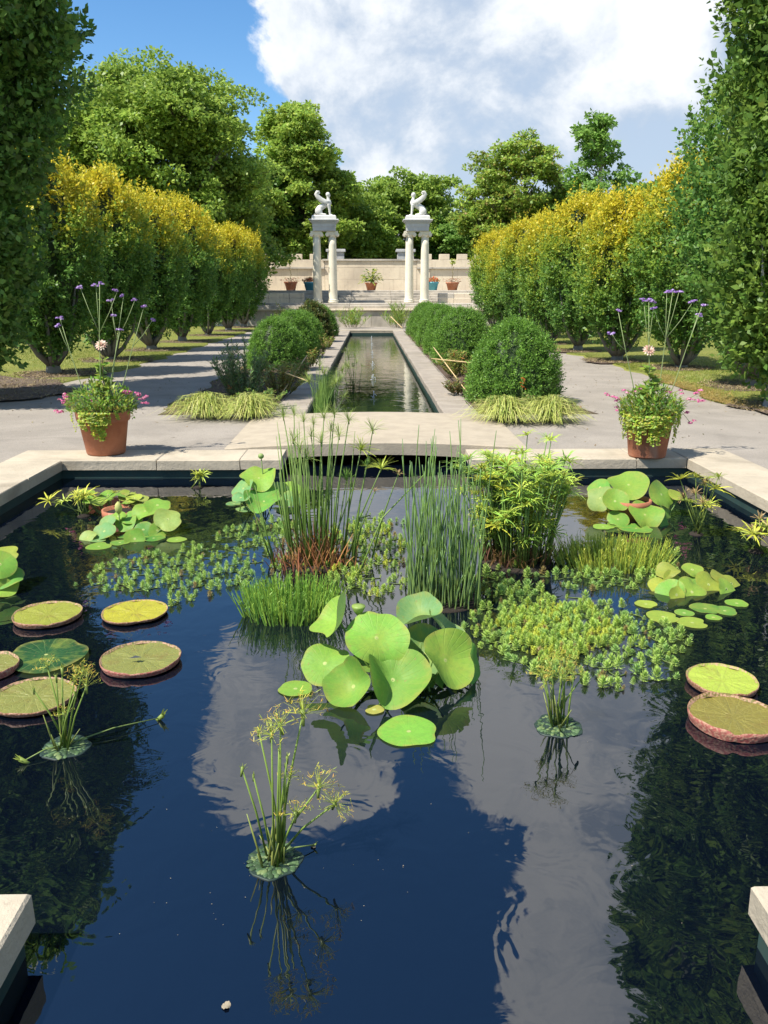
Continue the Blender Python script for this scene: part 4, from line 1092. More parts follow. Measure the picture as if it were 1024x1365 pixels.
# giant water platters with upturned rims
def platter(px, py, w, label, colr, rimc, seed, rimh=0.04, tilt=(0, 0, 1), notch=0.0, lift=0.012):
    rimh *= 0.66
    c = W2(px, py); c.z = WZ + lift; rad = 0.455 * w / ppm(c.y, WZ)
    o = thing('giant_water_lily_pad', label, 'lily pad', c, 'giant lily pads')
    r = random.Random(seed); na = 64; nr = 5; mb = MB(); vs = [(0, 0, rimh * 0.5)]; ph = r.uniform(0, 6.28)
    sh = lambda an: 1 + 0.012 * math.sin(2 * an + ph) + 0.01 * math.sin(5 * an) - notch * math.exp(-((((an - r0 + math.pi) % (2 * math.pi)) - math.pi) / 0.28) ** 2)
    r0 = r.uniform(4.2, 5.2)
    for i in range(1, nr + 1):
        for k in range(na):
            an = 2 * math.pi * k / na; rr = rad * sh(an) * i / nr
            vs.append((rr * math.cos(an), rr * math.sin(an), rimh * (0.62 - 0.12 * (1 - i / nr)) + 0.003 * math.sin(7 * an + i) * i / nr + 0.0015 * math.sin(13 * an)))
    fs = [(0, 1 + k, 1 + (k + 1) % na) for k in range(na)]
    for i in range(nr - 1):
        for k in range(na):
            a = 1 + i * na + k; b = 1 + i * na + (k + 1) % na
            fs.append((a, a + na, b + na, b))
    mb.add([Vector(v) + c for v in vs], fs, colr)
    mb.build('pad', 'victoria_pad', o)
    rm = MB(); vs, cs = [], []
    for j, (f, z, t) in enumerate(((0.97, 0.58, 0), (1.0, 0.68, 0), (1.022, 1.0, 0), (1.034, 0.99, 1), (1.03, 0.5, 1), (0.99, -0.25, 1))):
        for k in range(na):
            an = 2 * math.pi * k / na; hh = rimh * (1 + 0.10 * math.sin(3 * an + ph) + 0.05 * math.sin(11 * an))
            d = math.exp(-((((an - r0 + math.pi) % (2 * math.pi)) - math.pi) / 0.10) ** 2)          # dip in the rim
            vs.append(c + Vector((rad * sh(an) * f * math.cos(an), rad * sh(an) * f * math.sin(an), z * hh * (1 - 0.35 * d) + 0.001)))
            cs.append(tuple(colr[q] * 0.7 for q in range(3)) if t == 0 else rimc)
    fs = [(j * na + k, j * na + (k + 1) % na, (j + 1) * na + (k + 1) % na, (j + 1) * na + k) for j in range(5) for k in range(na)]
    rm.add(vs, fs, cs); rm.build('rim', 'victoria_rim', o)
VP1, VP2, VP3 = (0.23, 0.25, 0.035), (0.17, 0.18, 0.045), (0.33, 0.31, 0.025)
RED, BRN = (0.30, 0.085, 0.07), (0.22, 0.10, 0.05)
platter(64, 824, 92, 'round olive lily platter with thin rim nearest the drooping lotus leaves', VP1, BRN, 1, 0.035)
platter(180, 820, 90, 'bright yellow lily platter with a bitten edge beside the floating feather weed', VP3, BRN, 2, 0.022, notch=0.10)
platter(188, 884, 110, 'olive lily platter with pink ribbed rim and a dark leaf lying on it', VP2, RED, 3, 0.036)
platter(46, 934, 112, 'olive lily platter behind the small floating papyrus by the shaded wall', VP2, BRN, 4, 0.028)
platter(-14, 895, 80, 'lily platter with pink rim cut by the pool edge shadow', VP2, RED, 5, 0.045)
platter(962, 913, 98, 'bright green lily platter touching the larger brown-rimmed one', (0.30, 0.38, 0.05), BRN, 6, 0.035)
platter(977, 964, 122, 'large brownish lily platter with tall red ribbed rim', (0.17, 0.145, 0.03), RED, 7, 0.058)
c = W2(62, 876); c.z = WZ + 0.016
o = inst(leaf_disc(0.21, 77, wave=0.01, col1=(0.02, 0.085, 0.03), col2=(0.015, 0.06, 0.022)).mesh('sunken_lily_leaf', 'lotus'), 'sunken_lily_leaf', None, c)
up(o, 'dark green sunken lily leaf lying at the surface among the olive platters', 'lily pad')
c = W2(181, 889); c.z = WZ + 0.046
up(MB().add([c + Vector(v) for v in ((-.03, 0, 0), (0, -.012, .008), (.035, 0.004, 0.004), (0, .014, .01))], [(0, 1, 2, 3)]).build('fallen_leaf', 'dark_metal', None, c), 'small dark curled leaf lying on the pink-rimmed lily platter', 'leaf')

# parrot feather: whorled feathery tips standing out of the water
def feather_mesh(seed, h, wh, ln, colr):
    """short stem with dense soft whorls, a round fluffy head"""
    r = random.Random(seed); mb = MB()
    mb.tube([(0, 0, -0.02), (0.003, 0.002, h)], [0.003, 0.002], 4, colr, cap=False)
    for w in range(wh):
        t = w / (wh - 1); z = h * (0.25 + 0.75 * t); n = 13 if w < wh - 1 else 9
        elv = -0.05 + 1.25 * t
        for k in range(n):
            a = 2 * math.pi * (k + 0.5 * (w % 2)) / n + r.uniform(-.2, .2); L = ln * (1.0 - 0.15 * t) * r.uniform(0.85, 1.15)
            d = Vector((math.cos(a) * math.cos(elv), math.sin(a) * math.cos(elv), math.sin(elv)))
            p = Vector((0, 0, z)); tip = p + d * L + Vector((0, 0, 0.22 * L)); m_ = p + d * L * 0.6; sd = Vector((-math.sin(a), math.cos(a), r.uniform(-.5, .5))) * L * 0.10
            f = r.uniform(0.8, 1.2); lt = tuple(min(1, x * f) for x in colr); tp = tuple(min(1, x * 1.6) for x in lt)
            mb.add([p, m_ + sd, tip, m_ - sd], [(0, 1, 2, 3)], [lt, lt, tp, lt])
    return mb.mesh('stem', 'pond_leaf', smooth=False)
FT = (0.36, 0.50, 0.11); FY = (0.54, 0.58, 0.08)
fm = [feather_mesh(1, 0.026, 4, 0.026, FT), feather_mesh(2, 0.036, 5, 0.025, FT), feather_mesh(3, 0.018, 4, 0.027, (0.28, 0.44, 0.12)), feather_mesh(4, 0.034, 5, 0.020, FY), feather_mesh(5, 0.026, 4, 0.019, FY), feather_mesh(6, 0.05, 6, 0.024, (0.42, 0.54, 0.10))]
fm_dead = feather_mesh(9, 0.022, 4, 0.022, (0.32, 0.24, 0.09))
def inside(p, poly):
    x, y = p; ok = False; j = len(poly) - 1
    for i in range(len(poly)):
        xi, yi = poly[i]; xj, yj = poly[j]
        if (yi > y) != (yj > y) and x < (xj - xi) * (y - yi) / (yj - yi) + xi: ok = not ok
        j = i
    return ok
occupied = []
def feathers(label, polypx, n, kinds, seed, mind=0.045, scale=1.0, dens=None, dead=0.07):
    poly = [tuple(W2(*p)[:2]) for p in polypx]; r = random.Random(seed)
    x0, x1 = min(p[0] for p in poly), max(p[0] for p in poly); y0, y1 = min(p[1] for p in poly), max(p[1] for p in poly)
    o = thing('parrot_feather_mat', label, 'water weed', ((x0 + x1) / 2, (y0 + y1) / 2, WZ))
    got = []; tries = 0
    while len(got) < n and tries < 60000:
        tries += 1
        p = (r.uniform(x0, x1), r.uniform(y0, y1))
        if not inside(p, poly): continue
        if dens is not None and r.random() > dens(p): continue
        md = mind * r.uniform(.55, 1.15)
        if any((p[0] - q[0]) ** 2 + (p[1] - q[1]) ** 2 < md * md for q in got): continue
        got.append(p)
        s = scale * (r.uniform(0.5, 1.35) if r.random() < .8 else r.uniform(.35, .6))
        inst(r.choice(kinds) if r.random() > dead else fm_dead, 'stem', o, (p[0], p[1], WZ), (r.uniform(-.22, .22), r.uniform(-.22, .22), r.uniform(0, 6.28)), (s, s, s * r.uniform(0.8, 1.15)))
    # runners at the surface joining the tips
    mb = MB()
    for k in range(len(got) // 2):
        a = r.choice(got); b = min((q for q in got if q != a), key=lambda q: (q[0] - a[0]) ** 2 + (q[1] - a[1]) ** 2 + r.uniform(0, 0.02))
        mb.tube([(a[0], a[1], WZ + .001), ((a[0] + b[0]) / 2 + r.uniform(-.02, .02), (a[1] + b[1]) / 2, WZ + .003), (b[0], b[1], WZ + .001)], 0.003, 4, (0.14, 0.2, 0.05))
    up(mb.build('runners', 'pond_leaf', o), kind='stuff')
n2 = lambda f, s: (lambda p: 0.35 + 0.65 * (0.5 + 0.5 * math.sin(p[0] * f + s) * math.sin(p[1] * f * 0.9 + s * 2)))
feathers('loose drift of feathery water weed between the yellow platter and the papyrus', [(96, 782), (150, 748), (235, 735), (300, 708), (375, 690), (400, 700), (395, 745), (365, 770), (320, 800), (300, 790), (262, 802), (228, 812), (215, 790), (150, 790)], 290, fm[:3], 1, 0.042, 0.95, n2(4.0, 1))
feathers('dense bright water weed between the papyrus and the horsetail reeds', [(440, 705), (520, 700), (545, 730), (545, 790), (500, 800), (440, 775), (400, 760)], 260, [fm[0], fm[1], fm[3], fm[4], fm[5]], 2, 0.03, 0.95)
feathers('yellowish crowded middle of the big weed mat behind the bushy floating papyrus', [(660, 830), (700, 800), (745, 808), (800, 815), (840, 845), (800, 872), (740, 880), (690, 870)], 300, [fm[3], fm[4], fm[1], fm[0], fm[5]], 3, 0.022, 0.88)
feathers('green tips ringing the big weed mat behind the bushy floating papyrus', [(612, 835), (650, 780), (735, 795), (800, 798), (862, 822), (925, 850), (905, 882), (845, 878), (790, 892), (740, 890), (690, 888), (640, 868)], 290, [fm[0], fm[1], fm[5], fm[2]], 8, 0.034, 0.92)
feathers('outlying tips of water weed next to the big mat and the bright green platter', [(700, 888), (800, 890), (850, 880), (905, 868), (910, 905), (850, 912), (820, 925), (720, 905)], 46, fm[:3], 4, 0.065, 1.1)
feathers('water weed fringe around the yellow-green grass below the tall lotus', [(735, 760), (760, 725), (850, 735), (900, 735), (908, 765), (860, 785), (800, 790), (745, 785)], 150, [fm[0], fm[1], fm[2]], 5, 0.042, 1.0)
feathers('water weed tips in the shade between horsetail and umbrella sedge', [(632, 790), (660, 745), (740, 765), (720, 790), (660, 800)], 34, fm[:3], 6, 0.06, 1.15)
feathers('water weed tips floating near the slab behind the papyrus', [(455, 705), (480, 685), (530, 690), (540, 700), (500, 715)], 26, fm[:3], 7, 0.06, 1.0)

# tall papyrus
def umbel_mesh(seed, n, L, wid, colr, elo=-0.2, ehi=1.3, droop=0.35, seedcol=None):
    r = random.Random(seed); mb = MB()
    for k in range(n):
        a = r.uniform(0, 6.28); e_ = r.uniform(elo, ehi); l = L * r.uniform(0.65, 1.1)
        d = Vector((math.cos(a) * math.cos(e_), math.sin(a) * math.cos(e_), math.sin(e_)))
        pts = [Vector((0, 0, 0)), d * l * 0.4 + Vector((0, 0, 0.02 * l)), d * l * 0.75 - Vector((0, 0, droop * 0.25 * l)), d * l - Vector((0, 0, droop * 0.55 * l))]
        f = r.uniform(0.75, 1.3)
        mb.ribbon(pts, [wid, wid, wid * 0.9, wid * 0.35], Vector((-math.sin(a), math.cos(a), r.uniform(-.6, .6))), tuple(x * f for x in colr))
        if seedcol and r.random() < 0.8:
            for q_ in range(3):
                dv = Vector((r.uniform(-1, 1), r.uniform(-1, 1), r.uniform(-.3, 1))).normalized() * l * 0.28
                mb.ribbon([pts[-1], pts[-1] + dv * 0.5, pts[-1] + dv], [wid, wid * 1.5, wid * 0.5], Vector((r.uniform(-1, 1), r.uniform(-1, 1), 0.1)), tuple(q * r.uniform(.7, 1.2) for q in seedcol))
    mb.tube([(0, 0, -0.03), (0, 0, 0.012)], [0.004, 0.007], 6, (0.25, 0.33, 0.07))
    return mb.mesh('umbel', 'pond_leaf')
PG = (0.15, 0.27, 0.05)
um_fine = [umbel_mesh(i, 46, 0.17, 0.0035, (0.28, 0.36, 0.08), -0.1, 1.4, 0.3) for i in (1, 2)] + [umbel_mesh(3, 60, 0.11, 0.004, (0.22, 0.38, 0.06), 0.1, 1.5, 0.05)]
um_flat = umbel_mesh(4, 44, 0.17, 0.006, (0.40, 0.46, 0.06), 0.0, 1.1, 0.3)
um_dead = umbel_mesh(5, 26, 0.08, 0.006, (0.40, 0.26, 0.12), 0.0, 1.4, 0.3)
pb = W2(424, 752)
pap = thing('papyrus_plant', 'tall fine papyrus with russet dead stalks at its base standing before the slab bridge', 'papyrus', pb)
rr = random.Random(5)
tops = [(378, 556), (392, 553), (405, 562), (418, 566), (432, 557), (446, 553), (415, 582), (465, 561), (497, 574), (481, 600), (391, 588), (400, 600), (441, 575), (428, 590), (452, 582), (462, 640), (508, 625), (531, 632), (489, 622), (470, 650), (500, 655), (410, 612)]
for i, (px, py) in enumerate(tops):
    Yt = pb.y + rr.uniform(-0.15, 0.2)
    tp = V(px, py, Yt)
    b = Vector((pb.x + (tp.x - pb.x) * 0.55 + rr.uniform(-.06, .06), pb.y + rr.uniform(-.13, .13), WZ - .02))
    st = MB().tube([b, b.lerp(tp, 0.5) + Vector(((b.x - tp.x) * 0.10, 0, 0)), tp], [0.0065, 0.0055, 0.003], 6, (0.19, 0.32, 0.06), (0.16, 0.25, 0.06)).build('stalk', 'pond_leaf', pap)
    me = um_flat if i in (9, 16) else um_dead if i in (17, 20) else um_fine[2] if i in (15, 18) else rr.choice(um_fine[:2])
    s = {9: 0.75, 16: 0.85, 15: 0.8}.get(i, rr.uniform(0.5, 0.8))
    inst(me, 'umbel', pap, tp, ((tp.y - b.y) * -0.5, (tp.x - b.x) * 0.9, rr.uniform(0, 6)), s)
for i in range(52):
    h = rr.uniform(0.45, 1.0); bx = rr.gauss(0, 0.11) - 0.04; by = rr.uniform(-.14, .16)
    b = pb + Vector((bx, by, -.02)); tp = b + Vector((bx * 0.5 + rr.uniform(-.04, .04), by * 0.3, h))
    MB().tube([b, b.lerp(tp, 0.5), tp], [0.006, 0.005, 0.0018], 5, (0.17, 0.30, 0.05), (0.20, 0.30, 0.07)).build('stalk', 'pond_leaf', pap)
b = W2(476, 770); MB().tube([b, V(510, 690, pb.y - .1), V(566, 632, pb.y)], [0.006, 0.005, 0.004], 6, (0.22, 0.34, 0.07)).build('stalk', 'pond_leaf', pap)
mb = MB()
for i in range(330):
    x = rr.gauss(-0.04, 0.12); y = rr.gauss(-.03, 0.09); L = rr.uniform(0.06, 0.27) * (1.2 if abs(x) < .12 else .6)
    p = pb + Vector((x, y, 0)); d = Vector((rr.uniform(-.5, .5), rr.uniform(-.5, .5), 1)).normalized()
    mb.ribbon([p, p + d * L * .5, p + d * L + Vector((rr.uniform(-.03, .03), 0, 0))], [0.008, 0.008, 0.003], (rr.uniform(-1, 1), rr.uniform(-.5, .5), 0), rr.choice([(0.55, 0.24, 0.09), (0.62, 0.34, 0.13), (0.40, 0.14, 0.07), (0.26, 0.10, 0.06)]))
up(mb.build('dead_stalks', 'pond_leaf', pap), kind='stuff')
mb = MB().lathe([(0.05, 0.035), (0.16, 0.03), (0.21, 0.0), (0.2, -0.1)][::-1], (pb.x - .03, pb.y + .02, WZ), 18, (0.05, 0.03, 0.02)); mb.build('root_mass', 'dark_mud', pap)

# horsetail reeds
hb = W2(590, 800); hb.y += 0.0
ht = thing('horsetail_reed', 'dense upright dark green horsetail reeds standing in a block', 'reeds', hb)
st = []
for v in range(3):
    mb = MB(); r = random.Random(v); z = 0
    pts, rad = [], []
    lean = (r.uniform(-.05, .05), r.uniform(-.05, .05))
    for k in range(13):
        t = k / 12; pts.append((lean[0] * t * t, lean[1] * t * t, t)); rad.append((0.0050 if k % 2 else 0.0042) * (1 - 0.55 * t))
    vsn = len(mb.v); mb.tube(pts, rad, 6, (0.24, 0.34, 0.10), (0.25, 0.42, 0.10))
    mb.c = [(c[0] * (0.55 if (i // 6) % 3 == 0 else 1), c[1] * (0.6 if (i // 6) % 3 == 0 else 1), c[2]) for i, c in enumerate(mb.c)]
    st.append(mb.mesh('stem', 'pond_leaf'))
rr = random.Random(9)
for i in range(200):
    x = rr.uniform(-.215, .215); y = rr.uniform(-.17, .22)
    h = rr.choice([rr.uniform(0.22, 0.5), rr.uniform(0.35, 0.62), rr.uniform(0.5, 0.8), rr.uniform(0.7, 0.9)])
    if i < 16: h = rr.uniform(0.95, 1.1)
    g_ = 1.0
    inst(rr.choice(st), 'stem', ht, (hb.x + x, hb.y + y, WZ - .01), (rr.gauss(0, .045), rr.gauss(0, .045), rr.uniform(0, 6)), (1, 1, h))
MB().lathe([(0.225, -0.08), (0.23, 0.002), (0.21, 0.008), (0.02, 0.012)], (hb.x, hb.y + .02, WZ), 22).build('root_mass', 'dark_mud', ht)

# umbrella sedge
ub = W2(690, 752)
us = thing('umbrella_sedge', 'bushy lime umbrella sedge with leafy stars above brown stalk bases', 'sedge', ub)
def star(seed, n, L, wid, colr, droop=0.5):
    r = random.Random(seed); mb = MB()
    for k in range(n):
        a = 2 * math.pi * k / n + r.uniform(-.2, .2); e_ = r.uniform(0.05, 0.55); l = L * r.uniform(0.7, 1.1)
        d = Vector((math.cos(a) * math.cos(e_), math.sin(a) * math.cos(e_), math.sin(e_)))
        f = r.uniform(0.75, 1.3)
        mb.ribbon([Vector((0, 0, 0)), d * l * .35, d * l * .7 - Vector((0, 0, droop * .12 * l)), d * l - Vector((0, 0, droop * .5 * l))], [wid * .6, wid, wid * .8, wid * .15], Vector((-math.sin(a), math.cos(a), r.uniform(-.4, .4))), tuple(x * f for x in colr))
    for k in range(10):
        a = r.uniform(0, 6.28); d = Vector((math.cos(a) * .7, math.sin(a) * .7, 1)).normalized() * L * .3
        mb.ribbon([Vector((0, 0, 0)), d * .6, d], [wid * .3, wid * .6, wid * .3], (1, r.uniform(-1, 1), 0), (0.42, 0.42, 0.09))
    return mb.mesh('leaf_star', 'pond_leaf')
stars = [star(1, 16, 0.135, 0.011, (0.36, 0.52, 0.08)), star(2, 14, 0.12, 0.010, (0.46, 0.56, 0.08)), star(3, 18, 0.14, 0.010, (0.27, 0.46, 0.08)), star(4, 14, 0.13, 0.011, (0.52, 0.52, 0.06), 0.3)]
rr = random.Random(12)
for i in range(150):
    a = rr.uniform(0, 6.28); q_ = math.sqrt(rr.random()); bx, by = math.cos(a) * q_ * 0.23, math.sin(a) * q_ * 0.2
    h = rr.uniform(0.32, 0.74) + (0.14 if i % 9 == 0 else 0)
    b = ub + Vector((bx, by + .06, -.02)); tp = b + Vector((bx * 0.62 * (h + .35) + rr.uniform(-.05, .05) - .01, by * .6 * h + rr.uniform(-.05, .05), h))
    MB().tube([b, b.lerp(tp, .5) + Vector((-bx * .08, 0, 0)), tp], [0.0055, 0.005, 0.003], 5, (0.20, 0.24, 0.06), (0.16, 0.30, 0.06)).build('stalk', 'pond_leaf', us)
    inst(rr.choice(stars), 'leaf_star', us, tp, (rr.uniform(-.35, .35), rr.uniform(-.35, .35), rr.uniform(0, 6)), rr.uniform(0.7, 1.15))
for i in range(80):
    a = rr.uniform(0, 6.28); q_ = .6 + .4 * rr.random(); h = rr.uniform(.16, .5)
    inst(rr.choice(stars), 'leaf_star', us, ub + Vector((math.cos(a) * q_ * (.24 + .16 * h), math.sin(a) * q_ * .24 + .06, h)), (rr.uniform(-.5, .5), rr.uniform(-.5, .5), rr.uniform(0, 6)), rr.uniform(0.6, 1.0))
mb = MB()
for i in range(260):
    a = rr.uniform(0, 6.28); q_ = math.sqrt(rr.random()) * .25; p = ub + Vector((math.cos(a) * q_, math.sin(a) * q_ * .8 + .05, 0)); d = Vector((rr.uniform(-.6, .6), rr.uniform(-.6, .3), 1)).normalized(); L = rr.uniform(.08, .24)
    mb.ribbon([p, p + d * L * .5, p + d * L + Vector((rr.uniform(-.06, .06), 0, -.03))], [0.009, 0.009, 0.002], (rr.uniform(-1, 1), rr.uniform(-.5, .5), 0), rr.choice([(0.20, 0.09, 0.06), (0.45, 0.25, 0.09), (0.14, 0.06, 0.04), (0.30, 0.16, 0.07)]))
up(mb.build('dead_stalks', 'pond_leaf', us), kind='stuff')
MB().lathe([(0.235, -0.08), (0.24, 0.002), (0.21, 0.015), (0.02, 0.03)], (ub.x, ub.y + .05, WZ), 22).build('root_mass', 'dark_mud', us)

# low rush clumps
def rush(label, px, py, rx, ry, n, hmin, hmax, cols, seed, ragged=0.12, mud=True):
    b0 = W2(px, py); r = random.Random(seed)
    o = thing('rush_clump', label, 'rushes', b0)
    mb = MB()
    for i in range(n):
        a = r.uniform(0, 6.28); q_ = math.sqrt(r.random()); x, y = math.cos(a) * q_ * rx, math.sin(a) * q_ * ry
        h = r.uniform(hmin, hmax) * (1 - 0.25 * q_ * q_); p = b0 + Vector((x, y, -.01))
        tp = p + Vector((x * ragged / rx * 0.5 + r.gauss(0, .02), r.gauss(0, .02), h)); f = r.uniform(0.7, 1.3); c_ = r.choice(cols)
        mb.ribbon([p, p.lerp(tp, .5) + Vector((r.gauss(0, .004), 0, 0)), tp], [0.0065, 0.006, 0.002], (1, r.uniform(-.8, .8), 0), tuple(k * f * 0.8 for k in c_), tuple(k * f * 1.15 for k in c_))
        for q2 in range(3):      # tiny whorled leaves
            t = r.uniform(.35, 1); m_ = p.lerp(tp, t); d = Vector((r.uniform(-1, 1), r.uniform(-1, 1), .9)).normalized() * .02
            mb.ribbon([m_, m_ + d], [0.005, 0.002], (r.uniform(-1, 1), r.uniform(-1, 1), 0), tuple(k * f * 1.2 for k in c_))
    up(mb.build('blades', 'pond_leaf', o), kind='stuff')
    if mud:
        m = MB()
        for i in range(60):
            a = r.uniform(0, 6.28); p = b0 + Vector((math.cos(a) * rx * r.uniform(.85, 1.05), math.sin(a) * ry * r.uniform(.85, 1.05), .008)); d = Vector((-math.sin(a) * rx, math.cos(a) * ry, 0)).normalized() * r.uniform(.04, .1)
            m.tube([p - d, p + Vector((0, 0, .006)), p + d], 0.005, 4, r.choice([(0.25, 0.22, 0.06), (0.16, 0.11, 0.05), (0.30, 0.28, 0.08)]))
        up(m.build('runners', 'pond_leaf', o), kind='stuff')
        MB().lathe([(1.0, -.06), (1.0, 0.003), (.9, .01), (.05, .012)], (0, 0, 0), 22).build('root_mass', 'dark_mud', o, org=None)
        k = o.children[-1]; k.location = (0, 0, 0); k.scale = (rx * .97, ry * .97, 1)
        k.data.transform(Matrix.Translation(Vector(b0)))       # mesh was built about the world origin
    return o
rush('low bright green rush cushion in front of the papyrus', 388, 818, 0.275, 0.21, 620, 0.14, 0.26, [(0.20, 0.36, 0.05), (0.26, 0.40, 0.05), (0.15, 0.30, 0.045)], 1)
rush('low yellow-green rush patch in front of the tall lotus', 815, 752, 0.40, 0.22, 560, 0.12, 0.24, [(0.34, 0.40, 0.05), (0.42, 0.44, 0.06), (0.24, 0.34, 0.05)], 2, mud=False)

# floating dwarf papyrus on little rafts
um_seed = [umbel_mesh(20 + i, 40, 0.062, 0.0017, (0.40, 0.46, 0.07), -0.1, 1.35, 0.1, (0.58, 0.50, 0.08)) for i in range(2)]
um_bud = umbel_mesh(23, 10, 0.03, 0.003, (0.35, 0.42, 0.07), 0.6, 1.5, 0.0)
def raft_papyrus(label, px, py, rad, tops, seed, extra=10, floats=()):
    b0 = W2(px, py); r = random.Random(seed); Yb = b0.y
    o = thing('floating_papyrus', label, 'papyrus', b0, 'dwarf papyrus on floating rafts')
    mb = MB(); vs = []; na = 30
    for j, (f, z) in enumerate(((0.0, .003), (.5, .003), (.93, .003), (.97, .004), (1.0, .003), (1.01, -.01))):
        for k in range(na): w_ = 1 + .06 * math.sin(3 * 6.2832 * k / na + seed) + .05 * math.sin(7 * 6.2832 * k / na); vs.append((b0.x + rad * w_ * f * math.cos(6.2832 * k / na), b0.y + rad * w_ * f * math.sin(6.2832 * k / na), WZ + z))
    mb.add(vs, [(j * na + k, j * na + (k + 1) % na, (j + 1) * na + (k + 1) % na, (j + 1) * na + k) for j in range(5) for k in range(na)])
    mb.build('raft', 'raft', o)
    mb = MB()
    for i in range(150):      # pebbly duckweed and sprouts on the raft
        a = r.uniform(0, 6.28); q_ = math.sqrt(r.random()) * .92; p = b0 + Vector((math.cos(a) * q_ * rad, math.sin(a) * q_ * rad, .003)); s = r.uniform(.005, .017)
        mb.ell(p, (s, s * .7, s * .22), (0, 0, a), 6, 4, r.choice([(0.12, 0.20, 0.09), (0.07, 0.13, 0.06), (0.20, 0.27, 0.11), (0.05, 0.09, 0.045)]))
    up(mb.build('pebbles', 'pond_leaf', o), kind='stuff')
    for i, (tx, ty, kind, s) in enumerate(tops):
        tp = V(tx, ty, Yb + r.uniform(-.04, .04)); b = b0 + Vector((r.gauss(0, .016) + (tp.x - b0.x) * .10, r.gauss(0, .016), 0))
        mid = b.lerp(tp, .5) + Vector(((b.x - tp.x) * .06, 0, .01))
        MB().tube([b, mid, tp], [0.0042, 0.0038, 0.0026], 6, (0.20, 0.29, 0.05), (0.25, 0.36, 0.07)).build('stalk', 'pond_leaf', o)
        inst(um_bud if kind == 0 else um_seed[i % 2], 'umbel', o, tp, ((r.uniform(-.3, .3)), (tp.x - b.x) * 2.0, r.uniform(0, 6)), s)
    for i in range(extra):
        b = b0 + Vector((r.gauss(0, .018), r.gauss(0, .018), 0)); tp = b + Vector((r.gauss(0, .03), r.gauss(0, .03), r.uniform(.06, .2)))
        MB().tube([b, b.lerp(tp, .5), tp], [0.004, 0.0035, 0.0015], 5, (0.24, 0.25, 0.06), (0.30, 0.36, 0.09)).build('stalk', 'pond_leaf', o)
    for (fx, fy, s) in floats:
        e_ = W2(fx, fy); e_.z = WZ + .012
        MB().tube([b0 + Vector((0, 0, .012)), b0.lerp(e_, .5) + Vector((0, 0, .02)), e_], [0.003, 0.003, 0.002], 5, (0.25, 0.34, 0.1)).build('stalk', 'pond_leaf', o)
        inst(um_bud, 'umbel', o, e_, (0.3, .8 if fx > px else -.8, 0), s)
raft_papyrus('tall floating papyrus with golden seed heads out on open water', 366, 1148, 0.088,
             [(345, 974, 0, .8), (362, 980, 1, .9), (374, 968, 1, 1.0), (404, 952, 1, 1.25), (323, 1026, 0, .8), (338, 1035, 0, .6), (383, 1011, 0, .7), (381, 1023, 0, .6), (386, 1036, 1, .6), (425, 1050, 1, 1.1), (394, 1086, 1, .95), (446, 1072, 1, .95), (372, 1000, 0, .5)], 1, 14, ((420, 1130, .5),))
raft_papyrus('small floating papyrus in front of the olive platter by the shaded wall', 88, 996, 0.095,
             [(63, 889, 1, .8), (83, 893, 0, 1.0), (75, 903, 0, .8), (110, 897, 1, .8), (100, 905, 1, .9), (115, 915, 1, 1.0), (85, 952, 1, .7), (45, 920, 0, .7), (100, 925, 0, .8)], 2, 8, ((214, 960, 1.6), (32, 1018, 1.4)))
raft_papyrus('small bushy floating papyrus in front of the big weed mat', 744, 968, 0.10,
             [(722, 900, 1, .9), (735, 886, 1, .9), (752, 880, 1, 1.0), (765, 900, 1, .8), (748, 905, 1, .9), (775, 905, 0, .9), (728, 910, 1, .7), (756, 893, 1, .8), (744, 938, 0, .8)], 3, 9)

# small papyrus plants along the walls
def small_papyrus(label, px, py, h, n, s, seed, Yo=0.0, dead=False, spread=0.12):
    b0 = W2(px, py); r = random.Random(seed)
    o = thing('papyrus_tuft', label, 'papyrus', b0)
    for i in range(n):
        a = r.uniform(0, 6.28); b = b0 + Vector((r.gauss(0, .03), r.gauss(0, .03), -.01)); tp = b0 + Vector((math.cos(a) * spread * r.random() * 1.4, math.sin(a) * spread * r.random(), h * r.uniform(.5, 1)))
        MB().tube([b, b.lerp(tp, .5), tp], [0.005, 0.004, 0.003], 5, (0.2, 0.26, .06), (.26, .34, .07)).build('stalk', 'pond_leaf', o)
        inst(um_dead if dead and i % 3 == 0 else stars[3] if i % 2 else stars[1], 'leaf_star', o, tp, (r.uniform(-.4, .4), r.uniform(-.4, .4), r.uniform(0, 6)), s * r.uniform(.7, 1.2))
    MB().lathe([(0.05, -.05), (0.055, .002), (.04, .012), (.01, .02)], (b0.x, b0.y, WZ), 14).build('root_mass', 'dark_mud', o)
small_papyrus('single lime star papyrus against the far dark wall', 264, 650, 0.16, 5, 1.05, 1, spread=.08)
small_papyrus('tall tangled papyrus in the sunny pool corner', 928, 712, 0.46, 12, 1.0, 2, dead=True, spread=.14)
small_papyrus('arching lime papyrus beside the sunlit coping wall', 1008, 735, 0.26, 8, 1.15, 3, dead=True, spread=.12)
small_papyrus('drooping lime papyrus next to the sunken clay pot', 112, 688, 0.20, 9, 1.0, 4, spread=.24)
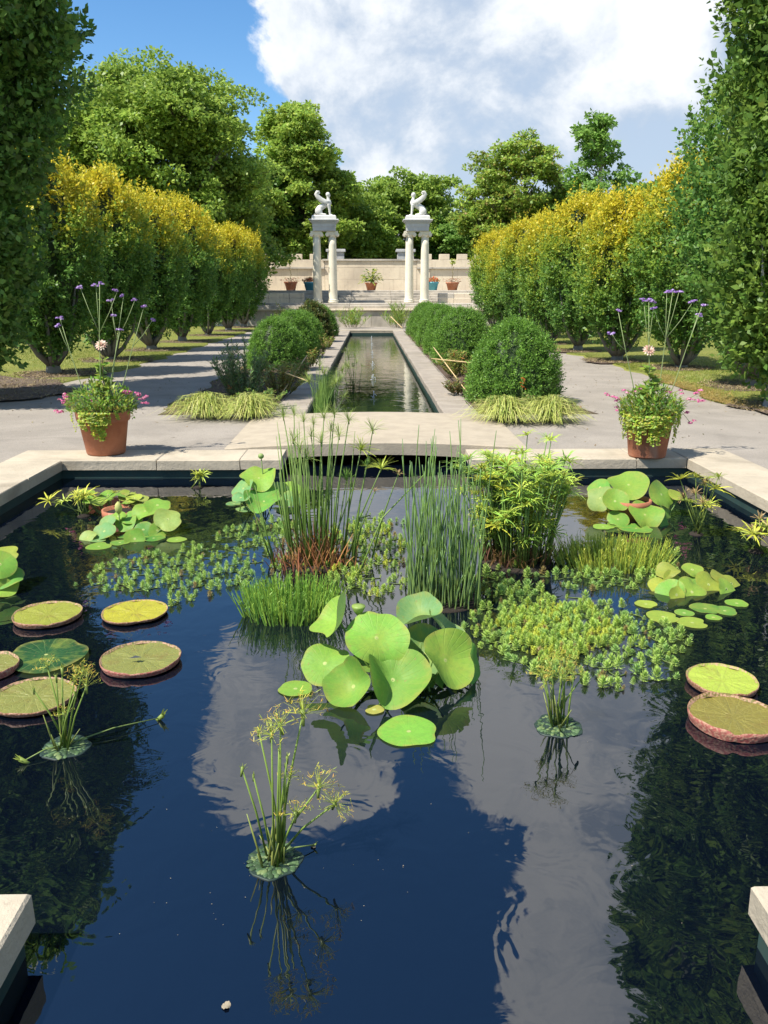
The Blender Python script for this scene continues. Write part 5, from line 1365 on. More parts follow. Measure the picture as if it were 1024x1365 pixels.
# small lily raft and pots standing in the water
def sunk_pot(label, px, py, rad, top):
    c = W2(px, py)
    o = thing('sunken_clay_pot', label, 'pot', c)
    MB().lathe([(rad * .8, -.3), (rad * .97, top - .06), (rad * 1.06, top - .055), (rad * 1.06, top), (rad * .95, top), (rad * .93, top - .03), (0.01, top - .035)], (c.x, c.y, WZ), 26).build('pot', 'terracotta', o)
    MB().lathe([(rad * .9, top - .03), (rad * .5, top - .012), (0.01, top - .01)], (c.x, c.y, WZ), 18).build('soil', 'dark_mud', o)
    return o, c
sunk_pot('clay pot standing in the water under the small lily pads', 164, 690, 0.155, 0.075)
sunk_pot('clay pot standing in the water under the tall lotus', 838, 690, 0.165, 0.16)
lp = []
rr = random.Random(3)
c0 = W2(150, 690)
o = thing('water_lily', 'crowded small yellow-green lily pads piled over the sunken pot rim', 'water lily', c0)
for i in range(26):
    px = rr.uniform(92, 186); py = rr.uniform(650, 668)
    c = V(px, py, rr.uniform(6.75, 7.1)); c.z = max(WZ + .08 + .05 * rr.random(), WZ + .03)
    inst(leaf_disc(rr.uniform(.05, .085), 300 + i, notch=True, wave=.06, col1=rr.choice([LY, L1, (0.36, 0.38, 0.08)])).mesh('pad', 'lotus'), 'pad', o, c, orient((rr.uniform(-.3, .3), rr.uniform(-.4, .1), 1), rr.uniform(0, 6)))
    MB().tube([(c.x, c.y, c.z), (c0.x * .6 + c.x * .4, c0.y * .6 + c.y * .4, WZ - .02)], .004, 5, (.2, .25, .07)).build('stalk', 'pond_leaf', o)

# bits floating on the water
up(inst(leaf_disc(0.012, 5, wave=.12, col1=(0.40, 0.33, 0.22), ruffle=.1).mesh('floating_leaf', 'dry_leaf'), 'floating_leaf', None, W2(302, 1342) + Vector((0, 0, .004)), (0, 0, 0)), 'curled buff dead leaf floating alone on open water', 'leaf')
up(inst(leaf_disc(0.009, 6, wave=.2, col1=(0.6, 0.55, 0.4), ruffle=.1).mesh('floating_leaf', 'dry_leaf'), 'floating_leaf', None, W2(418, 1129) + Vector((0, 0, .004)), (0, 0, 0)), 'tiny buff petal floating beside the golden-headed papyrus raft', 'leaf')
mb = MB(); rr = random.Random(8)
for i in range(60):
    px, py = rr.uniform(60, 980), rr.uniform(930, 1365)
    if rr.random() < .6: px, py = rr.gauss(340, 120), rr.gauss(1180, 70)
    p = W2(px, min(py, 1364)) + Vector((0, 0, .002)); s = rr.uniform(.0008, .0024); a = rr.uniform(0, 6)
    if abs(p.x) > 3 or p.y < 2: continue
    mb.add([p + Vector((math.cos(a + k) * s, math.sin(a + k) * s * .8, 0)) for k in (0, 1.6, 3.1, 4.7)], [(0, 1, 2, 3)])
up(mb.build('floating_specks', 'dry_leaf'), 'scattered pale specks of pollen and petals on the water', 'debris', kind='stuff')

# ================================================================== POTS, BEDS, SMALL THINGS
def flower_head(mb, c, n, s, cols, r):
    """small domed cluster of florets"""
    for i in range(n):
        d = Vector((r.gauss(0, 1), r.gauss(0, 1), abs(r.gauss(0, .7)))); d = d.normalized() * s * r.uniform(.5, 1)
        p = Vector(c) + Vector((d.x, d.y, d.z * .6)); q_ = s * .38; u = d.normalized().orthogonal().normalized(); w = d.normalized().cross(u)
        mb.add([p + u * q_, p + w * q_, p - u * q_, p - w * q_], [(0, 1, 2, 3)], r.choice(cols))
def leaf_np(P, D, N, L, Wd, C, name, parent, mat='leaf'):
    org = origin_of(parent)
    me = np_mesh(name, leaf_quads(np.array(P) - np.array(org), np.array(D), np.array(N), np.array(L), np.array(Wd)), 4, np.array(C), mat)
    o = bpy.data.objects.new(name, me); col.objects.link(o); o.parent = parent
    return o
def planter(label, px, py, rtop, rbot, h, verbena, dahlia, vine_front, vine_n, pinks, seed, stainy=False):
    b = G(px, py); r = random.Random(seed)
    o = thing('flower_pot', label, 'flower pot', (b.x, b.y, 0.0))
    c = (b.x, b.y, 0.003)
    MB().lathe([(rbot * .96, 0), (rbot, .015), (rbot + (rtop - rbot) * .74, h * .76), (rtop * .985, h * .765), (rtop * 1.02, h * .80), (rtop * 1.045, h * .97), (rtop * 1.06, h), (rtop * .97, h), (rtop * .93, h - .04), (.01, h - .045)], c, 36).build('pot', 'terracotta', o)
    MB().lathe([(rtop * .94, h - .04), (rtop * .6, h - .02), (.01, h - .015)], c, 20).build('soil', 'dark_mud', o)
    # bushy filler leaves
    P, D, N, L, Wd, C = [], [], [], [], [], []
    cols = [(0.20, 0.34, 0.06), (0.27, 0.40, 0.06), (0.15, 0.27, 0.06), (0.32, 0.40, 0.08), (0.40, 0.46, 0.07)]
    for i in range(1700):
        a = r.uniform(0, 6.28); q_ = math.sqrt(r.random()); x, y = math.cos(a) * q_ * rtop * 1.28, math.sin(a) * q_ * rtop * 1.2
        z = h + r.random() ** 1.2 * (.34 - .22 * q_ * q_) - .01
        P.append((b.x + x, b.y + y, z)); D.append((x * 2 + r.gauss(0, .5), y * 2 + r.gauss(0, .5), .55 + r.gauss(0, .35))); N.append((r.gauss(0, .4), r.gauss(0, .4), 1))
        l = r.uniform(.03, .075); L.append(l); Wd.append(l * r.uniform(.2, .5)); C.append(tuple(k * r.uniform(.7, 1.3) for k in r.choice(cols)))
    for i in range(26):      # grassy leaves
        a = r.uniform(0, 6.28)
        for k in range(5):
            P.append((b.x + math.cos(a) * (.10 + .05 * k), b.y + math.sin(a) * (.10 + .05 * k), h + .04 + .05 * k - .008 * k * k)); D.append((math.cos(a), math.sin(a), .9 - .35 * k)); N.append((0, 0, 1)); L.append(.075); Wd.append(.012); C.append((0.14, 0.24, 0.08))
    leaf_np(P, D, N, L, Wd, C, 'foliage', o)
    # trailing golden vine
    P, D, N, L, Wd, C = [], [], [], [], [], []
    for i in range(vine_n):
        a = r.gauss(-1.57, vine_front) if i < vine_n * .8 else r.uniform(0, 6.28); ln = r.uniform(.08, .40) if i % 3 else r.uniform(.03, .14)
        a2 = a + r.gauss(0, .12)
        for k in range(int(ln / .017)):
            d = k * .013; zz_ = h + .012 - d; t = min(1, d / ln); an = a + (a2 - a) * t
            rr_ = (rtop * 1.075 if zz_ > h * .76 else rbot + (rtop - rbot) * zz_ / h + .012) + .010 + r.uniform(0, .03)
            p = (b.x + math.cos(an) * rr_, b.y + math.sin(an) * rr_, zz_)
            for s_ in (-1, 1):
                P.append(p); D.append((-math.sin(an) * s_ + math.cos(an) * .5, math.cos(an) * s_ + math.sin(an) * .5, -.3 + r.gauss(0, .3))); N.append((math.cos(an) + r.gauss(0, .3), math.sin(an) + r.gauss(0, .3), .6)); l = r.uniform(.014, .032); L.append(l); Wd.append(l * .95)
                C.append(tuple(k_ * r.uniform(.75, 1.2) for k_ in r.choice([(0.55, 0.58, 0.07), (0.42, 0.50, 0.06), (0.30, 0.42, 0.06)])))
    leaf_np(P, D, N, L, Wd, C, 'trailing_vine', o)
    # dahlia: broad leaves, stalk, bloom
    tp = V(dahlia[0], dahlia[1], b.y - .02)
    P, D, N, L, Wd, C = [], [], [], [], [], []
    for i in range(64):
        t = r.uniform(.05, .9); a = r.uniform(0, 6.28); P.append((b.x + (tp.x - b.x) * t, b.y, h + (tp.z - h) * t * .9)); D.append((math.cos(a), math.sin(a), .25)); N.append((r.gauss(0, .4), -.4 + r.gauss(0, .3), 1)); l = r.uniform(.10, .19) * (1 - .4 * t); L.append(l); Wd.append(l * .6); C.append(tuple(k * r.uniform(.8, 1.2) for k in (0.24, 0.36, 0.055)))
    leaf_np(P, D, N, L, Wd, C, 'dahlia_leaves', o)
    stq = MB().tube([(b.x + .01, b.y, h - .03), (b.x + (tp.x - b.x) * .5 + .01, b.y, (h + tp.z) / 2), tp], [.006, .005, .004], 6, (0.15, 0.10, 0.06)).build('dahlia_stalk', 'pond_leaf', o)
    P, D, N, L, Wd, C = [], [], [], [], [], []
    for ring, (n_, e_, l) in enumerate(((13, .0, .068), (11, .4, .06), (8, .85, .042))):
        for k in range(n_):
            a = 6.283 * k / n_ + ring * .3; d = Vector((math.cos(a) * math.cos(e_), math.sin(a) * math.cos(e_), math.sin(e_))); d.rotate(Euler((R(50), 0, 0)))
            P.append(tuple(tp)); D.append(tuple(d)); N.append((0, -.6, .8)); L.append(l); Wd.append(l * .5); C.append(r.choice([(0.85, 0.62, 0.50), (0.80, 0.50, 0.42), (0.88, 0.72, 0.60)]))
    leaf_np(P, D, N, L, Wd, C, 'dahlia_bloom', o, 'petal')
    # verbena: thin branched stalks with violet heads
    for (bx_, pts) in verbena:
        b1 = Vector((b.x + bx_, b.y + r.uniform(-.06, .06), h)); heads = [V(qx, qy, b.y + r.uniform(-.05, .05)) for (qx, qy) in pts]
        top = heads[0]; fork = b1.lerp(top, .62)
        m = MB().tube([b1, b1.lerp(fork, .5) + Vector((.01, 0, 0)), fork, top], [.0055, .0048, .004, .003], 5, (0.34, 0.42, 0.18))
        for q_ in heads[1:]:
            m.tube([fork, fork.lerp(q_, .55) + Vector((0, 0, -.02)), q_], [.0036, .003, .0026], 5, (0.34, 0.42, 0.18))
        stl = m.build('verbena_stalk', 'pond_leaf', o)
        for q_ in heads:
            f = MB()
            for k in range(4): flower_head(f, q_ + Vector((r.uniform(-.028, .028), r.uniform(-.028, .028), r.uniform(-.012, .012))), 14, .022, [(0.34, 0.18, 0.56), (0.5, 0.32, 0.70), (0.24, 0.10, 0.40), (0.58, 0.44, 0.72)], r)
            f.build('verbena_flower', 'petal', stl, smooth=False)
    for (qx, qy, n_) in pinks:
        q_ = V(qx, qy, b.y - .05 + r.uniform(-.06, .06)); f = MB()
        for k in range(n_): flower_head(f, q_ + Vector((r.gauss(0, .022), r.gauss(0, .016), r.gauss(0, .014))), 12, .026, [(0.70, 0.15, 0.36), (0.80, 0.25, 0.45), (0.62, 0.11, 0.30), (0.78, 0.38, 0.50)], r)
        f.build('pink_flower', 'petal', o, smooth=False)
        MB().tube([(b.x + (q_.x - b.x) * .5, b.y, h + .02), (b.x + (q_.x - b.x) * .8, b.y - .02, (h + q_.z) / 2 + .06), q_], .0025, 5, (0.2, 0.28, .08)).build('flower_stem', 'pond_leaf', o)
planter('terracotta pot with straight sides, pink flowers and tall violet verbena on the shaded coping', 142, 604, .262, .195, .445,
        [(-.14, [(80, 424), (78, 434)]), (-.02, [(133, 378), (107, 383), (157, 387), (128, 380)]), (.05, [(165, 394), (148, 401), (180, 400), (150, 421)]), (.12, [(192, 409), (203, 427)]), (.03, [(160, 440)])],
        (135, 460), .28, 52, [(85, 535, 7), (80, 549, 5), (88, 528, 4), (95, 541, 4), (184, 525, 5), (191, 530, 6), (193, 537, 4), (170, 523, 4), (122, 535, 3), (130, 541, 3)], 4)
planter('terracotta pot half covered by golden vine on the sunny coping, pale pink dahlia on top', 862, 608, .235, .185, .43,
        [(.04, [(897, 388), (889, 389), (905, 390), (872, 412), (924, 402)]), (-.02, [(865, 400), (858, 400), (872, 402)]), (.13, [(936, 408), (930, 420)]), (-.12, [(824, 414), (815, 444)])],
        (865, 467), .95, 95, [(812, 528, 3), (822, 532, 3), (932, 524, 4), (920, 532, 4), (935, 535, 4), (920, 563, 3), (833, 520, 3), (847, 522, 2), (890, 522, 2), (910, 522, 2), (822, 545, 2), (913, 550, 2)], 5)

# lime sedge tufts
def sedge_mesh(seed, n=620):
    r = random.Random(seed); mb = MB()
    for i in range(n):
        a = r.uniform(0, 6.28); L = r.uniform(.25, .5); e_ = r.uniform(.35, 1.45); b = Vector((r.gauss(0, .045), r.gauss(0, .045), 0))
        hx = L * math.cos(e_) + .12; hz = L * math.sin(e_) * .72
        d = Vector((math.cos(a), math.sin(a), 0)); c = r.choice([(0.56, 0.58, 0.14), (0.46, 0.52, 0.12), (0.66, 0.63, 0.22), (0.34, 0.43, 0.09)])
        mb.ribbon([b, b + d * hx * .35 + Vector((0, 0, hz * .75)), b + d * hx * .72 + Vector((0, 0, hz * .72)), b + d * hx + Vector((0, 0, hz * .22))], [.006, .007, .006, .002], Vector((-math.sin(a), math.cos(a), r.uniform(-.4, .4))), tuple(k * .75 for k in c), c)
    return mb.mesh('blades', 'pond_leaf')
sm = [sedge_mesh(1), sedge_mesh(2)]
for i, (px, py, lb) in enumerate(((275, 557, 'lime sedge tuft at the outer corner of the bed below the feathery shrub'), (335, 557, 'lime sedge tuft between the canal coping and the feathery shrub bed corner'), (672, 562, 'lime sedge tuft below the dome yew, next to the canal coping'), (733, 562, 'lime sedge tuft below the dome yew, at the outer path corner'))):
    p = G(px, py); p.z = .02
    o = thing('sedge_tuft', lb, 'ornamental grass', p, 'lime sedge tufts edging the beds', i * 1.3)
    c = bpy.data.objects.new('blades', sm[i % 2]); col.objects.link(c); c.parent = o; c.scale = (1.22, 1.1, 1.25)

def shrub(name, label, cat, px, py, w, hgt, n, cols, seed, leaf=.05, asp=.3, stems=18, upw=1.0, flowers=None, depth=None, loose=1.0):
    """leafy stems from one base; w, hgt in metres"""
    p = G(px, py)
    if p.y > 41.4: p = V(px, 430, 41.4)
    p.z = .03; r = random.Random(seed)
    o = thing(name, label, cat, p)
    mb = MB(); P, D, N, L, Wd, C = [], [], [], [], [], []
    per = n // stems
    for s in range(stems):
        a = r.uniform(0, 6.28); q_ = math.sqrt(r.random()); b = p + Vector((math.cos(a) * q_ * w * .22, math.sin(a) * q_ * w * .22, 0))
        tp = p + Vector((math.cos(a) * q_ * w * .55 * loose, math.sin(a) * q_ * w * .5, hgt * r.uniform(.6, 1.0) * (1 - .3 * q_ * q_)))
        mb.tube([b, b.lerp(tp, .5), tp], [.007, .005, .002], 5, (0.13, 0.12, 0.06))
        for k in range(per):
            t = .1 + .9 * r.random(); c = b.lerp(tp, t); an = r.uniform(0, 6.28)
            P.append(tuple(c)); D.append((math.cos(an), math.sin(an), upw * r.uniform(.2, 1))); N.append((r.gauss(0, .5), r.gauss(0, .5), 1)); l = leaf * r.uniform(.6, 1.3); L.append(l); Wd.append(l * asp); C.append(tuple(x * r.uniform(.75, 1.25) for x in r.choice(cols)))
    up(mb.build('stems', 'bark', o), kind='stuff')
    leaf_np(P, D, N, L, Wd, C, 'foliage', o)
    if flowers:
        for (qx, qy, dy, n_, s_, fc) in flowers:
            q_ = V(qx, qy, p.y + dy); f = MB()
            for k in range(n_): flower_head(f, q_ + Vector((r.gauss(0, s_ * .8), r.gauss(0, s_ * .5), r.gauss(0, s_ * .9))), 9, s_ * .6, fc, r)
            f.build('flower', 'petal', o, smooth=False)
            MB().tube([(p.x + (q_.x - p.x) * .6, p.y + dy * .5, .05), (q_.x, q_.y, q_.z - .01)], [.004, .003], 5, (0.2, 0.28, .07)).build('flower_stem', 'pond_leaf', o)
    return o
ORG = [(0.75, 0.14, 0.03), (0.80, 0.22, 0.05), (0.62, 0.10, 0.04)]
shrub('feathery_shrub', 'feathery grey-green upright shrub at the bed corner with a red flower', 'shrub', 326, 532, .95, 0.98, 3600, [(0.19, 0.28, 0.12), (0.25, 0.34, 0.14), (0.30, 0.39, 0.17), (0.14, 0.22, 0.09)], 1, .085, .18, 40, 1.3, [(305, 516, -.2, 6, .022, ORG)])
shrub('perennial_clump', 'dry yellow-brown perennials behind the crossed canes next to the canal coping', 'plant', 372, 527, .9, 0.60, 2000, [(0.40, 0.38, 0.09), (0.46, 0.32, 0.12), (0.30, 0.35, 0.08), (0.52, 0.45, 0.14)], 2, .07, .28, 30, .8, [(356, 490, .2, 4, .03, [(0.62, 0.30, 0.14), (0.5, 0.2, .1)])])
shrub('perennial_clump', 'low green leafy perennials in the feathery shrub bed under the yew', 'plant', 352, 545, .9, 0.28, 900, [(0.17, 0.27, 0.06), (0.24, 0.30, 0.07)], 3, .06, .4, 20)
for i, (px, py) in enumerate(((405, 508), (420, 490), (432, 476), (440, 466))):
    shrub('bed_plant', 'loose brownish flowering plant between yews and coping, %s beyond the dry perennials' % ordn[i], 'plant', px - 6, py, .55, .45, 500, [(0.32, 0.36, 0.08), (0.42, 0.27, 0.10), (0.24, 0.34, 0.07)], 20 + i, .07, .35, 12).__setitem__('group', 'loose plants between yews and coping')
shrub('perennial_clump', 'yellow-green perennials with orange-red flowers between the dome yew and the next mound', 'plant', 615, 503, 1.0, .55, 1700, [(0.26, 0.30, 0.06), (0.32, 0.24, 0.07), (0.18, 0.26, 0.05), (0.36, 0.34, 0.08)], 4, .07, .35, 28, .8, [(607, 472, .1, 7, .035, ORG), (617, 478, .0, 4, .03, [(0.7, 0.3, .1)]), (600, 478, .2, 3, .025, ORG)])
shrub('perennial_clump', 'ruddy low plants spilling beside the coping by the slanted cane', 'plant', 612, 527, .55, .25, 700, [(0.22, 0.13, 0.07), (0.28, 0.22, 0.08), (0.16, 0.20, 0.05)], 5, .055, .4, 20)
shrub('orange_flower', 'slim stalk with orange-red flowers in front of the dome yew', 'flower', 697, 548, .12, .3, 90, [(0.20, 0.30, 0.06)], 6, .06, .3, 4, 1.2, [(697, 507, -.02, 6, .026, ORG), (696, 516, -.02, 5, .024, ORG)])
shrub('leafy_shrub', 'fresh green grassy plants in front of the terrace wall near the shaded row', 'plant', 470, 432, 1.6, 1.0, 700, [(0.20, 0.33, 0.05), (0.28, 0.36, 0.06)], 7, .28, .10, 26, 2.0)
shrub('leafy_shrub', 'fresh green grassy plants in front of the terrace wall near the sunny row', 'plant', 532, 432, 2.0, 1.2, 900, [(0.20, 0.33, 0.05), (0.28, 0.36, 0.06)], 8, .28, .10, 30, 2.0)
shrub('leafy_shrub', 'upright yellow-green stems on the terrace edge beside the shaded row', 'plant', 372, 428, .7, 1.1, 320, [(0.24, 0.33, 0.06), (0.32, 0.34, 0.07)], 9, .25, .12, 12, 2.2)

# bamboo canes
def cane(label, a, b, r0=.0085):
    a, b = Vector(a), Vector(b); n = 9
    up(MB().tube([a.lerp(b, k / (n - 1)) for k in range(n)], [r0 * (1.0 + (.18 if k % 2 else 0)) for k in range(n)], 7).build('bamboo_cane', 'bamboo', None, a), label, 'cane')
def cz(px, py, Y): return V(px, py, Y)
cane('slanted bamboo cane leaning over the dry perennials by the canal', G(364, 541) + Vector((0, 0, -.02)), cz(409, 474, 15.3))
cane('level bamboo cane crossing the slanted one over the dry perennials', cz(338, 481, 13.6), cz(413, 509, 13.1))
cane('slanted bamboo cane leaning from the coping toward the orange flowers', G(637, 540) + Vector((0, 0, -.02)), cz(578, 463, 16.2))
cane('level bamboo cane pointing into the dome yew', cz(575, 478, 15.6), cz(643, 485, 13.4))
cane('thin pale cane near the terrace wall at the canal end', cz(521, 422, 35.0), cz(537, 438, 34.4), .016)

# fountain jets down the canal
for i, Y in enumerate((12.0, 14.8, 18.0, 21.6, 25.6, 30.0, 34.8)):
    o = thing('fountain_jet', 'small white water jet on the canal axis, %s from the slab bridge' % ordn[i], 'fountain', (0.0, Y, WZ), 'jets along the canal')
    r = random.Random(i)
    m = MB(); 
    m.lathe([(.010, 0), (.006, .03), (.005, .06), (.006, .09), (.010, .105), (.008, .115), (.002, .12)], (0, Y, WZ), 10)
    for k in range(8):
        a = r.uniform(0, 6.28); q_ = r.uniform(.015, .05); m.ell((math.cos(a) * q_, Y + math.sin(a) * q_, WZ + max(.01, .115 - q_ * 1.6 + r.uniform(-.03, .02))), (.007, .007, .010), (0, 0, 0), 6, 4)
    m.build('jet', 'jet_water', o)
    f = MB()
    for k in range(5):
        a = r.uniform(0, 6.28); q_ = r.uniform(0, .05); f.ell((math.cos(a) * q_, Y + math.sin(a) * q_, WZ + .002), (.010, .010, .004), (0, 0, 0), 6, 4)
    f.build('foam', 'jet_water', o)

# reeds growing inside the canal beside its edge
p = G(430, 548, WZ)
o = thing('canal_reed', 'fine green reeds rising inside the canal near the slab bridge', 'reeds', p)
rr = random.Random(31); mb = MB()
for i in range(260):
    y = rr.uniform(0, 4.6); b = Vector((-CX + .07 + abs(rr.gauss(0, .09)), 11.6 + y, WZ)); h = rr.uniform(.25, .75) * (1 - .08 * y); tp = b + Vector((rr.gauss(.02, .07), rr.gauss(0, .1), h))
    mb.ribbon([b, b.lerp(tp, .5), tp], [.008, .007, .002], (1, rr.uniform(-.4, .4), 0), (0.13, 0.25, .05), (0.24, 0.36, .07))
mb.build('blades', 'pond_leaf', o)
for i in range(16):
    b = Vector((-CX + .1 + abs(rr.gauss(0, .14)), 11.5 + rr.uniform(0, 2.4), WZ)); tp = b + Vector((rr.gauss(.05, .12), rr.gauss(0, .1), rr.uniform(.35, .7)))
    MB().tube([b, tp], [.005, .003], 5, (.16, .27, .06)).build('stalk', 'pond_leaf', o); inst(um_fine[i % 2], 'umbel', o, tp, (rr.uniform(-.3, .3), rr.uniform(-.3, .3), 0), rr.uniform(.8, 1.3))
c = G(419, 548, WZ)
up(MB().lathe([(.10, -.15), (.13, .03), (.14, .05), (.11, .05), (.01, .02)], (c.x + .12, c.y + .3, WZ), 16).build('reed_basket', 'dark_mud', None, c), 'dark brown planting basket at the canal edge under the reeds', 'basket')
p = Vector((-.35, 16.5, WZ)); o = thing('canal_reed', 'sparse thin papyrus stems further up the canal', 'reeds', p)
for i in range(9):
    b = p + Vector((rr.gauss(0, .08), rr.gauss(0, .15), 0)); tp = b + Vector((rr.gauss(0, .08), 0, rr.uniform(.3, .75)))
    MB().tube([b, tp], [.006, .003], 5, (.16, .27, .06)).build('stalk', 'pond_leaf', o); inst(um_fine[i % 2], 'umbel', o, tp, (0, 0, i), rr.uniform(.6, 1.0))

# pots on the terrace
def far_pot(label, px, Y, rad, h, mat, kind, seed, z0=1.80):
    x = V(px, 390, Y).x; r = random.Random(seed)
    o = thing('terrace_pot', label, 'flower pot', (x, Y, z0 + .004))
    MB().lathe([(rad * .68, 0), (rad * .95, h * .8), (rad * 1.05, h * .82), (rad * 1.08, h), (rad * .9, h), (.01, h - .04)], (x, Y, z0 + .004), 20).build('pot', mat, o)
    P, D, N, L, Wd, C = [], [], [], [], [], []
    if kind == 'palm':
        for i in range(70):
            a = r.uniform(0, 6.28); e_ = r.uniform(.0, 1.4)
            for k in range(4):
                t = k / 4; q_ = t * .85
                P.append((x + math.cos(a) * math.cos(e_) * q_, Y + math.sin(a) * math.cos(e_) * q_, z0 + h + .05 + math.sin(e_) * q_ * 1.3 - .35 * q_ * q_)); D.append((math.cos(a), math.sin(a), math.tan(min(e_, 1.2)) * .5 - t)); N.append((r.gauss(0, .4), r.gauss(0, .4), 1)); L.append(.26); Wd.append(.10); C.append(r.choice([(0.18, 0.28, 0.05), (0.36, 0.38, 0.06), (0.10, 0.18, 0.04), (0.5, 0.46, 0.1)]))
    elif kind == 'spike':
        for k in range(16):
            P.append((x + r.gauss(0, .02), Y, z0 + h + k * .07)); D.append((r.gauss(0, .3), r.gauss(0, .3), 1)); N.append((0, -1, .2)); L.append(.16); Wd.append(.035); C.append((0.28, 0.22, 0.10))
        for k in range(40):
            a = r.uniform(0, 6.28); P.append((x + r.gauss(0, .06), Y + r.gauss(0, .05), z0 + h + 1.0 + r.uniform(0, .35))); D.append((math.cos(a), math.sin(a), .6)); N.append((r.gauss(0, .4), -.6, 1)); L.append(.2); Wd.append(.08); C.append(r.choice([(0.45, 0.48, 0.08), (0.30, 0.36, 0.06)]))
        for k in range(130):
            a = r.uniform(0, 6.28); q_ = r.uniform(0, rad * 1.5); P.append((x + math.cos(a) * q_, Y + math.sin(a) * q_, z0 + h + r.uniform(0, .22))); D.append((math.cos(a), math.sin(a), .3)); N.append((r.gauss(0, .5), -.4, 1)); L.append(.11); Wd.append(.07); C.append(r.choice([(0.30, 0.12, 0.10), (0.40, 0.18, 0.12), (0.22, 0.14, 0.07)]))
    else:
        for k in range(230):
            a = r.uniform(0, 6.28); q_ = r.uniform(0, rad * 1.2); P.append((x + math.cos(a) * q_, Y + math.sin(a) * q_, z0 + h + r.uniform(0, .30) * (1 - .5 * q_ / rad))); D.append((math.cos(a), math.sin(a), .5)); N.append((r.gauss(0, .5), -.4, 1)); L.append(.11); Wd.append(.08); C.append(r.choice([(0.70, 0.14, 0.05), (0.75, 0.22, 0.07), (0.16, 0.24, 0.05), (0.62, 0.10, 0.05)]))
    leaf_np(P, D, N, L, Wd, C, 'foliage', o)
far_pot('potted palm-like plant against the middle of the far wall', 495, 52.6, .36, .48, 'terracotta', 'palm', 1)
far_pot('blue glazed pot of red flowers beside the columns toward the shaded row', 413, 51.5, .34, .50, 'blue_glaze', 'red', 2)
far_pot('blue glazed pot of red flowers beside the columns toward the sunny row', 577, 51.5, .34, .50, 'blue_glaze', 'red', 3)
far_pot('grey-brown terrace pot with a tall spiky plant near the shaded row', 388, 53.5, .40, .55, 'terracotta', 'spike', 4)
far_pot('clay terrace pot with a tall spiky plant near the sunny row', 603, 53.5, .40, .52, 'terracotta', 'spike', 5)

# ------------------------------------------------------------------ loose ground cover
def scatter_blades(name, label, pts, h, w, cols, seed, lean=.35, mat='leaf', cat='grass'):
    r = np.random.default_rng(seed); n = len(pts)
    a = r.uniform(0, 6.28, n); hh = h * r.uniform(.5, 1.3, n); ww = w * r.uniform(.7, 1.3, n)
    tip = pts + np.stack([r.normal(size=n) * lean * hh, r.normal(size=n) * lean * hh, hh], 1)
    sd = np.stack([np.cos(a) * ww, np.sin(a) * ww, 0 * ww], 1)
    me = np_mesh(name, np.stack([pts - sd, pts + sd, tip], 1), 3, palette(n, cols, seed + 1), mat)
    o = bpy.data.objects.new(name, me); col.objects.link(o)
    return up(o, label, cat, kind='stuff')
def lawn_pts(side, edge, n, ymax, seed, xw):
    r = np.random.default_rng(seed)
    ys, xe = edge; y = ys[0] + .1 + (ymax - ys[0]) * r.uniform(size=n) ** 1.5; x = np.interp(y, ys, xe) + .05 + xw * r.uniform(size=n) ** 1.6
    return np.stack([side * x, y, np.full(n, .018)], 1)
GC = [(0.26, 0.31, 0.05), (0.33, 0.35, 0.06), (0.20, 0.27, 0.045), (0.40, 0.36, 0.12), (0.29, 0.34, 0.055)]
scatter_blades('lawn_grass', 'short sunlit lawn grass beside the shaded path', lawn_pts(-1, edgeL, 70000, 36, 1, 14), .05, .006, GC, 1)
scatter_blades('lawn_grass', 'short lawn grass with dry patches beside the sunny path', lawn_pts(1, edgeR, 80000, 34, 2, 12), .055, .006, GC, 2)
# pine straw and bark mulch under the row trees
def mulch_ring(x, y, rad, seed, squash=1.0):
    r = random.Random(seed); n = 26; mb = MB(); vs = [(x, y, .036)]
    for j, (f, z) in enumerate(((.6, .036), (1.0, .020))):
        for k in range(n):
            a = 6.283 * k / n; q_ = rad * f * (1 + .12 * math.sin(3 * a + seed) + .08 * math.sin(7 * a + 2 * seed)); vs.append((x + q_ * math.cos(a) * squash, y + q_ * math.sin(a), z + .004))
    fs = [(0, 1 + k, 1 + (k + 1) % n) for k in range(n)] + [(1 + k, 1 + n + k, 1 + n + (k + 1) % n, 1 + (k + 1) % n) for k in range(n)]
    mb.add(vs, fs)
    up(mb.build('mulch', 'mulch'), kind='structure')
    rn = np.random.default_rng(seed); m = 1500; a = rn.uniform(0, 6.28, m); q_ = rad * 1.08 * np.sqrt(rn.uniform(size=m))
    return np.stack([x + q_ * np.cos(a) * squash, y + q_ * np.sin(a), np.full(m, .042)], 1)
mp = []
for i, (x, y, s) in enumerate(left_rows): mp.append(mulch_ring(x + .15, y, .85, i + 1))
for i, (x, y, s) in enumerate(right_rows): mp.append(mulch_ring(x - .1, y, .72, i + 20))
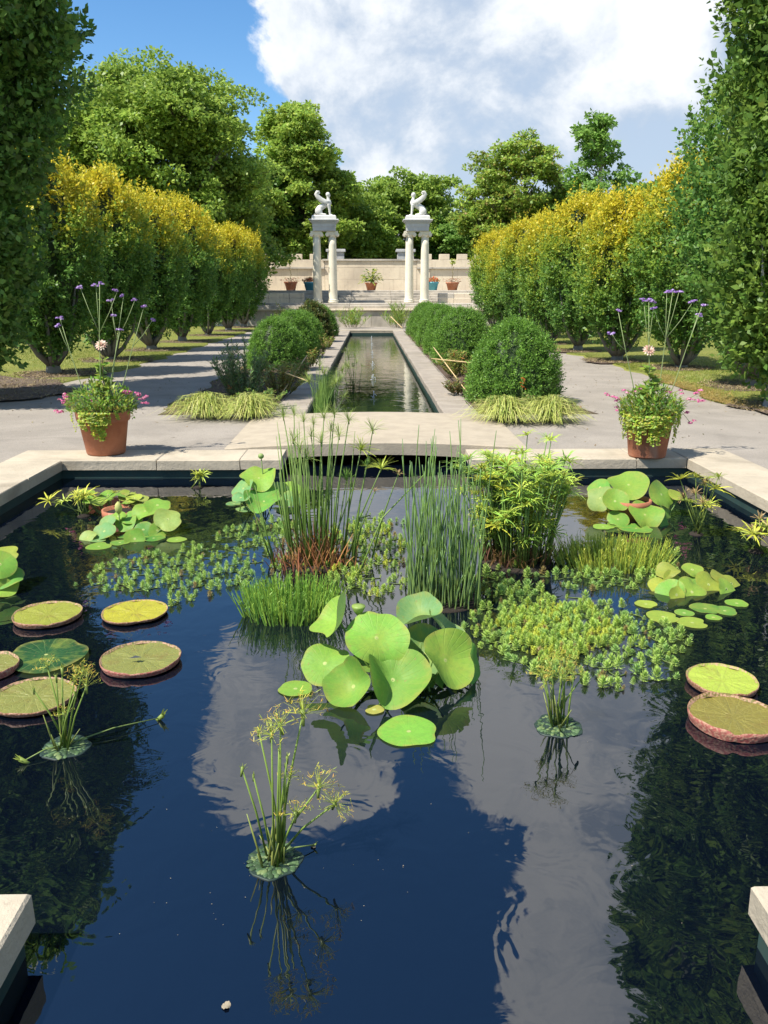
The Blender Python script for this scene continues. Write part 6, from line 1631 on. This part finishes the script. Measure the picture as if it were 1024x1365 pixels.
mp.append(mulch_ring(-6.6, 13.7, 1.25, 50, 1.3)); mp.append(mulch_ring(-7.6, 15.2, 1.5, 52, 1.2))
mp.append(mulch_ring(6.3, 11.6, 1.0, 51, 1.1)); mp.append(mulch_ring(6.75, 14.6, .9, 53))
mp = np.concatenate(mp)
scatter_blades('straw_mulch', 'pine straw and bark chips scattered under the clipped trees', mp, .03, .008, [(0.30, 0.22, 0.12), (0.20, 0.14, 0.09), (0.38, 0.30, 0.16), (0.14, 0.10, 0.07)], 5, 1.6, 'bark', 'mulch')
# dry golden clippings along the sunny lawn edge and leaf litter on the beds
ys, xe = edgeR; r = np.random.default_rng(4); n = 9000
y = 10.3 + 6.5 * r.uniform(size=n) ** 1.4; x = np.interp(y, ys, xe) + np.abs(r.normal(size=n)) * .22 - .03
scatter_blades('dry_clippings', 'golden dry clippings along the lawn edge by the grey-trunked tree', np.stack([x, y, np.full(n, .015)], 1), .035, .010, [(0.48, 0.33, 0.10), (0.38, 0.24, 0.08), (0.55, 0.42, 0.16), (0.30, 0.24, 0.08)], 6, 1.3, 'leaf', 'clippings')
n = 5200; y = 11.4 + 26 * r.uniform(size=n) ** 1.5; x = r.choice([-1, 1], n) * r.uniform(1.48, 2.95, n)
scatter_blades('bed_litter', 'dead leaves and bark litter on the planting beds', np.stack([x, y, np.full(n, .05)], 1), .04, .012, [(0.26, 0.15, 0.09), (0.18, 0.11, 0.07), (0.34, 0.22, 0.13), (0.16, 0.20, 0.05)], 7, 1.4, 'bark', 'litter')

# a few fallen leaves and bits on the paving
n = 700; r = np.random.default_rng(14); s = r.choice([-1, 1], n); y = r.uniform(8.8, 30, n); x = s * np.where(y < 11.2, r.uniform(1.7, 6, n), r.uniform(3.1, 5.3, n))
scatter_blades('path_litter', 'tiny dry leaves and grit scattered over the paving', np.stack([x, y, np.full(n, -.004)], 1), .012, .012, [(0.22, 0.15, 0.08), (0.30, 0.24, 0.12), (0.12, 0.10, 0.06)], 15, 2.2, 'bark', 'litter')
